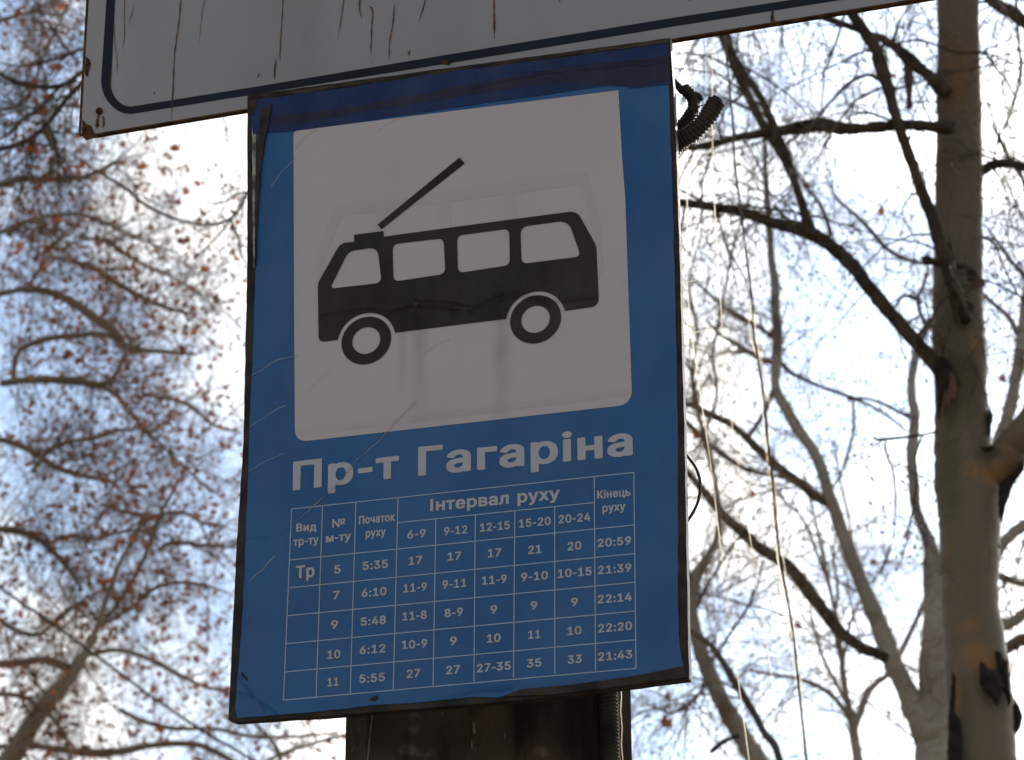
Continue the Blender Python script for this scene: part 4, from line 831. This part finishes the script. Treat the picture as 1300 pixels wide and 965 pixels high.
flake(T1, [(1168, 326), (1176, 324), (1188, 329), (1212, 333), (1226, 336), (1226, 341), (1208, 343), (1190, 339), (1172, 334)], FR-.10, M['flake'], .02)
flake(T1, [(1225, 336), (1236, 340), (1241, 350), (1238, 356), (1229, 357), (1226, 346)], FR-.08, M['flake'], .01)
flake(T1, [(1213, 384), (1222, 372), (1236, 356), (1243, 350), (1250, 357), (1252, 363), (1246, 360), (1238, 368), (1226, 380), (1217, 386)], FR-.06, M['flake_pink'], .006, label='pinkish curl of peeling bark')
flake(T1, [(1212, 384), (1224, 380), (1237, 388), (1235, 405), (1226, 413), (1215, 410), (1211, 398)], FR+.005, M['flake'], .02, label='black knot scar')
flake(T1, [(1205, 295), (1208, 310), (1211, 330), (1208, 332), (1203, 322)], FR-.06, M['flake'], .008)
flake(T1, [(1185, 462), (1192, 452), (1205, 456), (1208, 466), (1207, 480), (1200, 492), (1196, 512), (1192, 537), (1189, 525), (1190, 500), (1186, 480)], FR-.01, M['flake'], .02)
flake(T1, [(1206, 466), (1213, 478), (1215, 496), (1213, 508), (1206, 512), (1203, 524), (1196, 533), (1199, 512), (1204, 494)], FR-.005, M['flake_pink'], .006, label='pinkish strip of peeling bark')
flake(T1, [(1254, 519), (1260, 523), (1261, 532), (1257, 548), (1253, 562), (1251, 556), (1253, 540)], Y0-.06, M['flake'], .01)
flake(T1, [(1243, 569), (1250, 565), (1260, 565), (1264, 569), (1256, 574), (1248, 574)], FR+.0, M['flake'], .01)
flake(T1, [(1268, 615), (1277, 607), (1290, 596), (1299, 585), (1301, 596), (1288, 614), (1278, 640), (1272, 668), (1267, 650)], Y0-.12, M['flake'], .012)
flake(T1, [(1243, 839), (1250, 842), (1256, 850), (1267, 850), (1272, 858), (1276, 872), (1270, 882), (1266, 897), (1260, 888), (1250, 880), (1244, 868)], FR-.02, M['flake'], .01, label='black bark scar')
flake(T1, [(1264, 826), (1271, 828), (1277, 840), (1280, 830), (1282, 862), (1285, 885), (1281, 900), (1275, 880), (1268, 868), (1266, 848)], Y0-.12, M['flake'], .01)
flake(T1, [(1209, 851), (1214, 860), (1213, 880), (1210, 892), (1213, 905), (1220, 915), (1222, 940), (1222, 990), (1202, 990), (1203, 940), (1204, 905), (1207, 880)], Y0-.14, M['flake'], .012)
flake(T1, [(1287, 886), (1294, 896), (1299, 910), (1296, 924), (1290, 932), (1288, 948), (1284, 962), (1281, 930), (1284, 905)], Y0-.02, M['flake'], .02)
flake(T1, [(1147, 80), (1158, 86), (1160, 100), (1158, 120), (1159, 134), (1155, 141), (1150, 137), (1150, 118), (1147, 98)], Y0-.15, M['flake_pink'], .006, label='reddish bark strip hanging from a branch')
flake(T1, [(1262, -2), (1276, 8), (1282, 24), (1278, 20), (1268, 10)], Y0, M['flake_pink'], .006)
flake(T1, [(1006, 155), (1020, 152), (1036, 151), (1044, 154), (1046, 160), (1030, 163), (1012, 162)], Y0-.28, M['flake'], .02)
for (px, py, L) in ((1197, 90, .3), (1190, 130, .3), (1248, 64, 1.0), (1248, 130, .7), (1250, 280, .8), (1246, 300, .9), (1040, 30, .5)):
    for _ in range(2):
        T1.grow(at(px, py, Y0-.1), (rv(T1.rng)+Vector((.6 if px > 1220 else -.5, 0, -.3))).normalized(), L, .004, 2, -.15)
for (x0, x1, y0, y1, k, L) in ((1250, 1330, -60, 60, 9, 1.0), (1040, 1190, -60, 10, 6, .6), (880, 1040, -60, 20, 24, 1.0)):
    for _ in range(k):
        T1.grow(at(T1.rng.uniform(x0, x1), T1.rng.uniform(y0, y1), Y0+T1.rng.uniform(-.4, 1)), (rv(T1.rng)*.5+Vector((0, 0, -1))).normalized(), L*T1.rng.uniform(.5, 1.3), .0035, 2, -.25)
T1.buds(.12, .02)
T1.finish()

# --- pale double-stemmed tree behind it
Y1 = 21
b, dn = trunk_down(1190, 1040, 62, Y1, (.1, 0))
T2 = Tree('pale grey forked tree just left of and behind the near smooth trunk', b, 21, M['pale_bark'], M['twig_far']); T2.kd = .55
T2.limb('trunk', dn + [(1189, 1000, 58), (1187, 960, 50), (1187, 925, 44), (1186, 880, 40), (1185, 830, 36), (1186, 780, 30), (1184, 720, 24), (1180, 690, 18), (1171, 668, 14), (1163, 645, 13.5), (1159, 610, 13.5), (1157, 575, 13.5), (1160, 550, 14), (1161, 525, 13), (1157, 500, 12), (1159, 470, 11), (1166, 440, 10), (1177, 415, 10), (1190, 396, 9), (1196, 360, 8), (1190, 250, 6), (1200, 100, 3)], Y1, n=14, twigs=26, tl=1.5, tr=.009, rough=.04, droop=.02)
T2.limb('branch', [(1188, 985, 30), (1174, 930, 34), (1158, 893, 30), (1146, 865, 26), (1135, 845, 26), (1127, 822, 26), (1117, 795, 24), (1104, 765, 22), (1092, 735, 20), (1080, 705, 20), (1069, 675, 18), (1060, 650, 17), (1052, 628, 16), (1046, 605, 16), (1038, 583, 15), (1030, 568, 15), (1018, 552, 15), (1007, 535, 15), (999, 520, 14.5), (989, 504, 13), (984, 487, 12), (985, 465, 14), (987, 440, 14), (986, 410, 13), (984, 385, 12), (984, 355, 12), (979, 330, 10), (977, 290, 9), (973, 240, 8), (971, 190, 6), (968, 120, 3)], Y1, n=12, twigs=40, tl=1.2, tr=.008, rough=.05, droop=.0)
T2.limb('branch', [(985, 488, 8), (979, 503, 8), (972, 520, 7), (962, 538, 6.5), (948, 557, 7)], Y1, n=8, m=M['twig_far'])
T2.limb('branch', [(1052, 640, 11), (1034, 629, 13), (1018, 615, 12.5), (996, 600, 13), (973, 580, 12), (955, 563, 11), (945, 553, 10), (925, 537, 9), (896, 523, 8), (870, 512, 8), (820, 500, 6), (760, 480, 3)], Y1, m=M['dark_bark'], n=9, twigs=26, tl=1.2, tr=.008)
T2.limb('branch', [(1030, 622, 5), (996, 606, 5), (978, 603, 5), (948, 596, 6), (925, 582, 7), (896, 560, 7), (872, 537, 7), (830, 505, 4)], Y1+.3, m=M['dark_bark'], n=8, twigs=14, tl=1.1, tr=.007)
T2.limb('branch', [(1128, 836, 14), (1112, 829, 15), (1092, 821, 15), (1069, 804, 15), (1050, 780, 16), (1038, 765, 16), (1026, 750, 17), (1012, 731, 17), (1000, 718, 16), (984, 708, 15), (960, 692, 14), (940, 673, 14), (918, 654, 12), (900, 632, 11), (886, 615, 10), (873, 600, 9), (820, 540, 7), (760, 470, 4)], Y1-.4, m=M['dark_bark'], n=10, twigs=36, tl=1.3, tr=.008)
T2.limb('branch', [(1161, 533, 6), (1145, 525, 5), (1120, 512, 4.5), (1100, 506, 4), (1085, 505, 4.5), (1068, 500, 5), (1040, 490, 5), (1018, 480, 5.5), (1000, 470, 6), (988, 455, 6)], Y1+.3, m=M['twig'], n=7, twigs=12, tl=.8, tr=.006)
T2.limb('branch', [(1150, 548, 3), (1130, 530, 3.5), (1105, 515, 4), (1085, 507, 5), (1075, 505, 7)], Y1-.1, m=M['twig'], n=6, twigs=6, tl=.6, tr=.005)
T2.limb('branch', [(1083, 506, 4), (1084, 540, 4), (1078, 570, 4), (1068, 600, 3.5), (1058, 618, 3)], Y1-.2, m=M['twig'], n=6, twigs=10, tl=.7, tr=.005)
T2.limb('branch', [(984, 430, 7), (970, 420, 6), (945, 405, 5.5), (925, 394, 5), (905, 378, 4), (880, 355, 3)], Y1, m=M['twig'], n=6, twigs=14, tl=1.0, tr=.006)
T2.limb('branch', [(984, 462, 6), (965, 455, 6), (940, 440, 5), (915, 425, 4.5), (895, 405, 3)], Y1+.2, m=M['twig'], n=6, twigs=14, tl=1.0, tr=.006)
T2.limb('branch', [(1176, 335, 5), (1160, 332, 5), (1135, 322, 6), (1118, 308, 6), (1103, 290, 6.5), (1085, 272, 5), (1065, 255, 4), (1057, 243, 3)], Y1, m=M['twig'], n=7, twigs=24, tl=.7, tr=.006)
T2.limb('branch', [(1055, 300, 6), (1050, 280, 6), (1044, 265, 5.5), (1034, 250, 5), (1020, 232, 4), (1008, 215, 3)], Y1, m=M['twig'], n=7, twigs=12, tl=.7, tr=.006)
T2.limb('branch', [(1175, 412, 6), (1165, 385, 5), (1172, 362, 5), (1177, 345, 4), (1178, 320, 3)], Y1, m=M['twig'], n=7, twigs=14, tl=.6, tr=.006)
T2.limb('branch', [(1170, 385, 5), (1160, 378, 6), (1147, 376, 5), (1138, 386, 4), (1130, 400, 2)], Y1, m=M['twig'], n=7, twigs=8, tl=.5, tr=.006)
T2.limb('branch', [(1196, 900, 26), (1215, 820, 24), (1240, 720, 20), (1252, 640, 18), (1262, 600, 17), (1268, 560, 17), (1279, 530, 17), (1289, 485, 16), (1296, 440, 16), (1302, 390, 15), (1310, 330, 12), (1330, 220, 8), (1350, 80, 4)], Y1+.2, n=10, twigs=26, tl=1.2, tr=.007, rough=.05)
T2.limb('branch', [(1292, 424, 9), (1280, 402, 7), (1262, 386, 6.5), (1248, 374, 6), (1230, 360, 4)], Y1+.2, n=8, twigs=10, tl=.9, tr=.006)
T2.limb('branch', [(1110, 790, 5), (1100, 740, 5), (1085, 700, 4), (1078, 660, 3.5), (1065, 600, 3), (1060, 560, 2)], Y1+1.5, m=M['twig_far'], n=6, twigs=16, tl=1.0, tr=.006)
T2.buds(.1, .03); T2.leaves(.002, .08); T2.finish()

# --- slender tree at lower right centre
Y3 = 25
b, dn = trunk_down(1092, 1040, 18, Y3)
T3 = Tree('slender dark young tree at the bottom, just left of the pale forked tree', b, 31, M['twig_far'], M['twig_far']); T3.kd = .7
T3.limb('trunk', dn + [(1091, 1000, 16), (1089, 965, 14), (1085, 940, 13), (1082, 915, 11), (1077, 895, 9), (1072, 870, 8), (1069, 842, 8), (1066, 815, 7), (1061, 780, 6), (1054, 750, 5.5), (1044, 700, 5), (1035, 660, 4), (1020, 600, 3)], Y3, m=M['pale_bark'], n=9, twigs=40, tl=1.4, tr=.008)
T3.limb('branch', [(1084, 930, 7), (1074, 905, 7), (1058, 885, 6.5), (1042, 873, 6), (1026, 866, 6), (1005, 860, 5), (984, 857, 5), (950, 850, 3)], Y3, m=M['pale_bark'], n=8, twigs=18, tl=1.0, tr=.007)
T3.limb('branch', [(1076, 895, 5), (1062, 868, 5), (1050, 848, 5), (1040, 820, 4.5), (1034, 800, 4), (1028, 770, 3)], Y3, m=M['pale_bark'], n=7, twigs=12, tl=.9, tr=.006)
T3.limb('branch', [(1084, 925, 9), (1092, 905, 10), (1100, 882, 10), (1112, 868, 9), (1127, 856, 8), (1138, 838, 7.5), (1150, 815, 7.5), (1162, 790, 7), (1172, 768, 7), (1184, 740, 5)], Y3, m=M['pale_bark'], n=8, twigs=18, tl=.9, tr=.006)
for p in ([(1068, 842, 5), (1060, 800, 4), (1063, 750, 4), (1058, 700, 3), (1066, 650, 2)], [(1069, 850, 5), (1080, 790, 4), (1100, 750, 3.5), (1120, 720, 3), (1130, 690, 2)], [(1056, 750, 4), (1040, 710, 4), (1020, 660, 3.5), (1000, 640, 3), (985, 620, 2)]):
    T3.limb('branch', p, Y3, m=M['twig'], n=6, twigs=22, tl=1.0, tr=.006)
T3.buds(.1, .03); T3.leaves(.002, .08); T3.finish()

# --- curving grey tree beside the sign
Y4 = 19
b, dn = trunk_down(985, 1040, 32, Y4, (.3, 0))
T4 = Tree('curving grey tree rising close beside the lower right corner of the stop sign', b, 41, M['pale_bark'], M['twig_far'])
T4.limb('trunk', dn + [(975, 1000, 30), (963, 968, 28), (948, 945, 26), (937, 925, 25), (926, 908, 24), (916, 890, 22), (906, 868, 21), (896, 845, 20), (886, 815, 18), (880, 790, 17), (877, 765, 17), (880, 740, 17), (890, 722, 15), (900, 705, 11), (908, 688, 8), (913, 660, 7), (911, 630, 6), (905, 590, 5), (895, 540, 4)], Y4, n=12, twigs=20, tl=1.1, tr=.007, rough=.05)
T4.limb('branch', [(995, 990, 10), (985, 950, 10), (970, 930, 10), (957, 905, 10), (945, 885, 10), (930, 862, 10), (917, 840, 9), (905, 822, 8), (888, 808, 8), (860, 790, 6)], Y4-.4, m=M['twig'], n=8, twigs=16, tl=.9, tr=.006)
T4.limb('branch', [(880, 750, 9), (870, 720, 9), (855, 690, 8), (830, 650, 6), (790, 600, 4)], Y4, m=M['dark_bark'], n=8, twigs=10)
T4.limb('branch', [(938, 934, 6), (926, 938, 6), (915, 944, 7), (904, 953, 7), (901, 953, 4)], Y4-.3, m=M['flake'], n=7)
T4.limb('branch', [(900, 860, 5), (880, 890, 4), (855, 905, 4), (830, 900, 3), (800, 910, 2)], Y4, m=M['twig'], n=6, twigs=40, tl=1.1, tr=.006)
T4.limb('branch', [(897, 850, 4), (930, 800, 4), (950, 770, 3.5), (965, 730, 3), (970, 690, 2)], Y4, m=M['twig'], n=6, twigs=16, tl=.9, tr=.006)
T4.limb('branch', [(880, 780, 4), (900, 740, 4), (925, 700, 4), (940, 680, 3), (970, 640, 2)], Y4, m=M['twig'], n=6, twigs=16, tl=1.0, tr=.006)
T4.limb('branch', [(905, 600, 5), (890, 540, 5), (880, 480, 4), (885, 420, 4), (875, 360, 3), (890, 300, 2)], Y4+.5, m=M['twig'], n=6, twigs=40, tl=1.2, tr=.006)
T4.limb('branch', [(890, 560, 4), (910, 500, 4), (905, 450, 4), (915, 400, 3), (925, 340, 3), (940, 280, 2)], Y4+.5, m=M['twig'], n=6, twigs=30, tl=1.0, tr=.006)
T4.buds(.1, .03); T4.leaves(.002, .08); T4.finish()

# --- tree beyond the right edge
Y5 = 17
b, dn = trunk_down(1400, 1040, 60, Y5)
T5 = Tree('tree mostly beyond the right edge whose pale limbs reach in behind the near trunk', b, 51, M['pale_bark'], M['twig_far']); T5.kd = .6
T5.limb('trunk', dn + [(1396, 960, 58), (1388, 850, 50), (1380, 700, 44), (1376, 560, 36), (1370, 400, 30), (1375, 200, 20), (1380, 0, 10)], Y5, n=12, twigs=20, tl=1.4)
for p in ([(1378, 700, 26), (1340, 672, 20), (1315, 664, 18), (1300, 668, 16), (1285, 678, 15), (1272, 692, 15), (1262, 715, 12), (1240, 760, 8)],
          [(1382, 790, 16), (1340, 742, 11), (1300, 741, 9), (1282, 737, 8), (1268, 732, 7), (1245, 720, 4)],
          [(1385, 830, 22), (1330, 772, 17), (1305, 776, 15), (1288, 788, 15), (1270, 795, 14), (1240, 792, 10)],
          [(1388, 870, 22), (1330, 818, 18), (1302, 812, 17), (1286, 818, 16), (1272, 828, 14), (1250, 850, 8)]):
    T5.limb('branch', p, Y5+1, n=9, twigs=16, tl=1.0, tr=.007)
T5.limb('branch', [(1372, 420, 9), (1330, 380, 7), (1300, 350, 6), (1275, 320, 5), (1255, 290, 3)], Y5, m=M['twig'], n=7, twigs=20, tl=1.0, tr=.006, droop=-.15)
T5.limb('branch', [(1372, 300, 9), (1330, 270, 6), (1300, 230, 5), (1270, 180, 4), (1255, 130, 3)], Y5, m=M['twig'], n=7, twigs=26, tl=1.0, tr=.006, droop=-.15)
T5.buds(.1, .02); T5.leaves(.003, .08); T5.finish()

# --- tree whose stem stands hidden behind the post, limbs out to both sides
Y6 = 15
b, dn = trunk_down(600, 1000, 60, Y6)
T6 = Tree('bare tree standing behind the post and signs, dark limbs showing at the upper left', b, 61, M['bark'], M['twig'])
T6.limb('trunk', dn + [(600, 900, 56), (596, 700, 48), (590, 500, 42), (580, 300, 34), (560, 100, 26), (540, -100, 16), (520, -300, 8)], Y6, n=14)
T6.limb('branch', [(580, 330, 18), (480, 200, 12), (330, 60, 9), (230, 40, 8), (150, 65, 6.5), (103, 92, 6), (85, 106, 6.5), (60, 111, 6), (38, 108, 6), (20, 104, 6), (0, 94, 5), (-40, 80, 4)], Y6, m=DB, n=8, twigs=26, tl=.9, tr=.006)
T6.limb('branch', [(150, 65, 6), (125, 85, 6.5), (103, 106, 7), (85, 125, 7.5), (70, 145, 7), (58, 160, 7), (45, 172, 6.5), (30, 181, 6.5), (0, 190, 6), (-40, 200, 4)], Y6-.2, m=DB, n=8, twigs=26, tl=.8, tr=.006)
T6.limb('branch', [(98, 102, 5), (75, 112, 5), (60, 128, 5), (48, 140, 5.5), (30, 152, 5), (10, 170, 4), (-20, 188, 3)], Y6+.2, m=DB, n=7, twigs=16, tl=.7, tr=.005)
T6.limb('branch', [(300, 50, 5), (200, 30, 4), (112, 58, 3.5), (100, 64, 4), (80, 72, 4), (50, 80, 4), (25, 84, 3), (0, 80, 2)], Y6, m=DB, n=7, twigs=16, tl=.8, tr=.005)
T6.limb('branch', [(62, 160, 5), (70, 180, 4.5), (74, 205, 4), (75, 230, 3), (76, 250, 2)], Y6-.2, m=DB, n=6, twigs=10, tl=.5, tr=.004)
T6.limb('branch', [(88, 68, 3), (70, 40, 3), (55, 20, 2.5), (42, -5, 2)], Y6, m=DB, n=6, twigs=10, tl=.5, tr=.004)
T6.limb('branch', [(585, 420, 14), (450, 280, 8), (340, 240, 5), (313, 247, 4.5), (306, 262, 4), (293, 277, 4), (275, 284, 3.6), (252, 285, 3.6), (232, 281, 3.5), (212, 274, 4), (198, 267, 4), (186, 261, 4), (172, 250, 4), (158, 238, 4.2), (143, 229, 4), (120, 215, 3), (100, 200, 2)], Y6, m=M['twig'], n=7, twigs=10, tl=.6, tr=.0035, droop=-.1)
T6.limb('branch', [(293, 277, 3), (298, 292, 3.4), (303, 302, 3.4), (305, 320, 3), (312, 335, 2), (316, 350, 1)], Y6, m=M['twig'], n=5, twigs=4, tl=.35, tr=.003)
T6.limb('branch', [(293, 279, 3), (283, 292, 3), (272, 305, 2.6), (258, 318, 2), (246, 330, 1.2)], Y6, m=M['twig'], n=5, twigs=5, tl=.35, tr=.003)
T6.limb('branch', [(313, 243, 3), (298, 248, 3), (285, 256, 2.4), (270, 258, 1.6), (258, 252, 1)], Y6, m=M['twig'], n=5, twigs=5, tl=.3, tr=.003)
T6.leaves(.04, .05); T6.buds(.1, .018); T6.finish()

# --- leafy plane tree filling the left
Y7 = 28
b, dn = trunk_down(-40, 1060, 40, Y7, (-.3, 0))
T7 = Tree('plane tree with clusters of dry brown leaves filling the left side', b, 71, M['pale_bark'], M['twig_far'])
PB = noisy(mat('branch_bark', (.17, .14, .10), .85, .2), (.24, .20, .15), (.34, .29, .23), 1.5); M['mid_bark'] = PB; M['mid_branch'] = noisy(mat('branch_brown', (.2, .16, .12), .85, .2), (.17, .13, .09), (.27, .22, .16), 1.5)
T7.limb('trunk', dn + [(-20, 1010, 34), (10, 970, 29), (34, 930, 25), (55, 900, 23), (75, 875, 21), (92, 855, 18), (108, 830, 12), (120, 805, 9), (132, 770, 7), (148, 725, 6), (170, 680, 5), (190, 640, 4)], Y7, m=PB, n=12, twigs=40, tl=2.0, tr=.008)
limbs7 = [
 [(0, 487, 9), (30, 483, 10), (66, 482, 11), (100, 484, 11), (126, 489, 10), (145, 478, 7), (159, 448, 5), (166, 425, 3)],
 [(17, 480, 7), (19, 460, 7), (27, 444, 7), (50, 433, 8), (75, 428, 8), (100, 426, 8), (125, 424, 7), (160, 430, 4)],
 [(-10, 376, 8), (15, 370, 8), (33, 367, 9), (60, 370, 10), (86, 380, 11), (115, 400, 12), (143, 420, 13), (158, 438, 10), (175, 444, 7), (216, 447, 6), (250, 450, 4)],
 [(60, 325, 5), (96, 333, 6), (115, 338, 7), (133, 350, 7), (152, 362, 7), (172, 373, 7), (195, 385, 6), (219, 393, 5), (250, 400, 3)],
 [(33, 367, 5), (45, 350, 5), (53, 335, 5), (60, 315, 4), (80, 300, 3)],
 [(-10, 238, 9), (12, 232, 10), (27, 227, 11), (60, 228, 10), (100, 226, 8), (130, 215, 5), (150, 205, 3)],
 [(-10, 672, 9), (15, 673, 10), (40, 680, 9), (60, 692, 8), (72, 706, 7), (88, 724, 6), (105, 750, 5)],
 [(60, 692, 5), (75, 683, 6), (95, 681, 6), (120, 684, 5), (150, 676, 4), (180, 672, 3)],
 [(-10, 842, 11), (20, 843, 10), (45, 838, 10), (67, 840, 11), (85, 848, 11), (98, 858, 10)],
 [(-10, 948, 7), (15, 948, 7), (60, 949, 8), (100, 955, 11), (130, 956, 11), (160, 953, 10), (189, 947, 8), (225, 944, 8), (253, 946, 8), (275, 955, 7), (300, 968, 6), (350, 985, 4)],
 [(126, 489, 5), (145, 500, 6), (158, 515, 6), (172, 530, 5.5), (180, 545, 5), (200, 560, 4), (225, 585, 4), (255, 612, 3.5), (280, 630, 2.5)],
 [(180, 500, 4), (205, 505, 5), (230, 510, 5), (250, 522, 5), (272, 540, 4.5), (300, 548, 3.5)],
 [(-10, 555, 7), (15, 562, 8), (35, 570, 8), (55, 583, 8), (75, 595, 8), (110, 605, 6), (150, 612, 4)],
 [(40, 600, 5), (60, 575, 5), (85, 562, 6), (120, 556, 6), (160, 545, 4), (200, 548, 3)],
 [(120, 805, 6), (150, 765, 6), (175, 725, 6), (190, 690, 7), (205, 650, 6), (225, 615, 4), (240, 580, 3)],
 [(120, 800, 5), (165, 772, 5), (200, 745, 6), (235, 740, 5), (265, 745, 4), (295, 755, 2)],
 [(108, 832, 7), (150, 825, 6), (185, 835, 6), (215, 850, 6), (250, 868, 5), (290, 880, 4), (340, 900, 3)],
 [(200, 700, 5), (215, 690, 6), (240, 690, 6), (265, 693, 5), (295, 695, 3), (310, 690, 2)],
 [(150, 900, 6), (180, 915, 6), (220, 925, 6), (270, 925, 5), (320, 935, 5), (380, 935, 4), (430, 930, 3)],
 [(330, 990, 6), (355, 965, 5), (345, 940, 5), (330, 925, 4), (310, 905, 3)],
 [(300, 990, 6), (350, 960, 5), (395, 945, 5), (430, 935, 4), (470, 930, 2)],
 [(-10, 780, 6), (20, 800, 6), (50, 805, 6), (80, 780, 5), (110, 760, 4), (140, 745, 3)],
 [(-10, 300, 6), (25, 285, 6), (60, 275, 5), (100, 272, 5), (140, 285, 4), (180, 305, 3), (220, 320, 2)],
 [(-10, 140, 5), (30, 130, 5), (60, 60, 4), (80, 20, 3), (100, -20, 3)],
 [(-10, 30, 6), (20, 20, 5), (50, 10, 4), (80, -10, 3)],
 [(100, 300, 5), (140, 310, 5), (180, 335, 5), (215, 350, 4), (250, 370, 3), (290, 385, 2)],
 [(-10, 880, 6), (30, 885, 6), (60, 905, 5), (80, 930, 5), (90, 965, 4)],
 [(130, 640, 5), (160, 650, 6), (190, 655, 6), (230, 650, 5), (260, 665, 4), (290, 670, 2)],
]
for i, p in enumerate(limbs7):
    yy = Y7 + T7.rng.uniform(-2.0, 2.5)
    # twigs thin out towards the open sky on the right
    cx = sum(q[0] for q in p)/len(p)
    T7.limb('branch', p, yy, m=M['mid_branch'], n=8, twigs=int(47*(1.2-cx/400)), tl=1.05, tr=.0070, levels=2, droop=-.02, rough=.1)
print('T7 tips', len(T7.tips))
T7.leaves(.085, .062, big=100); T7.finish()
S.render.use_persistent_data = False
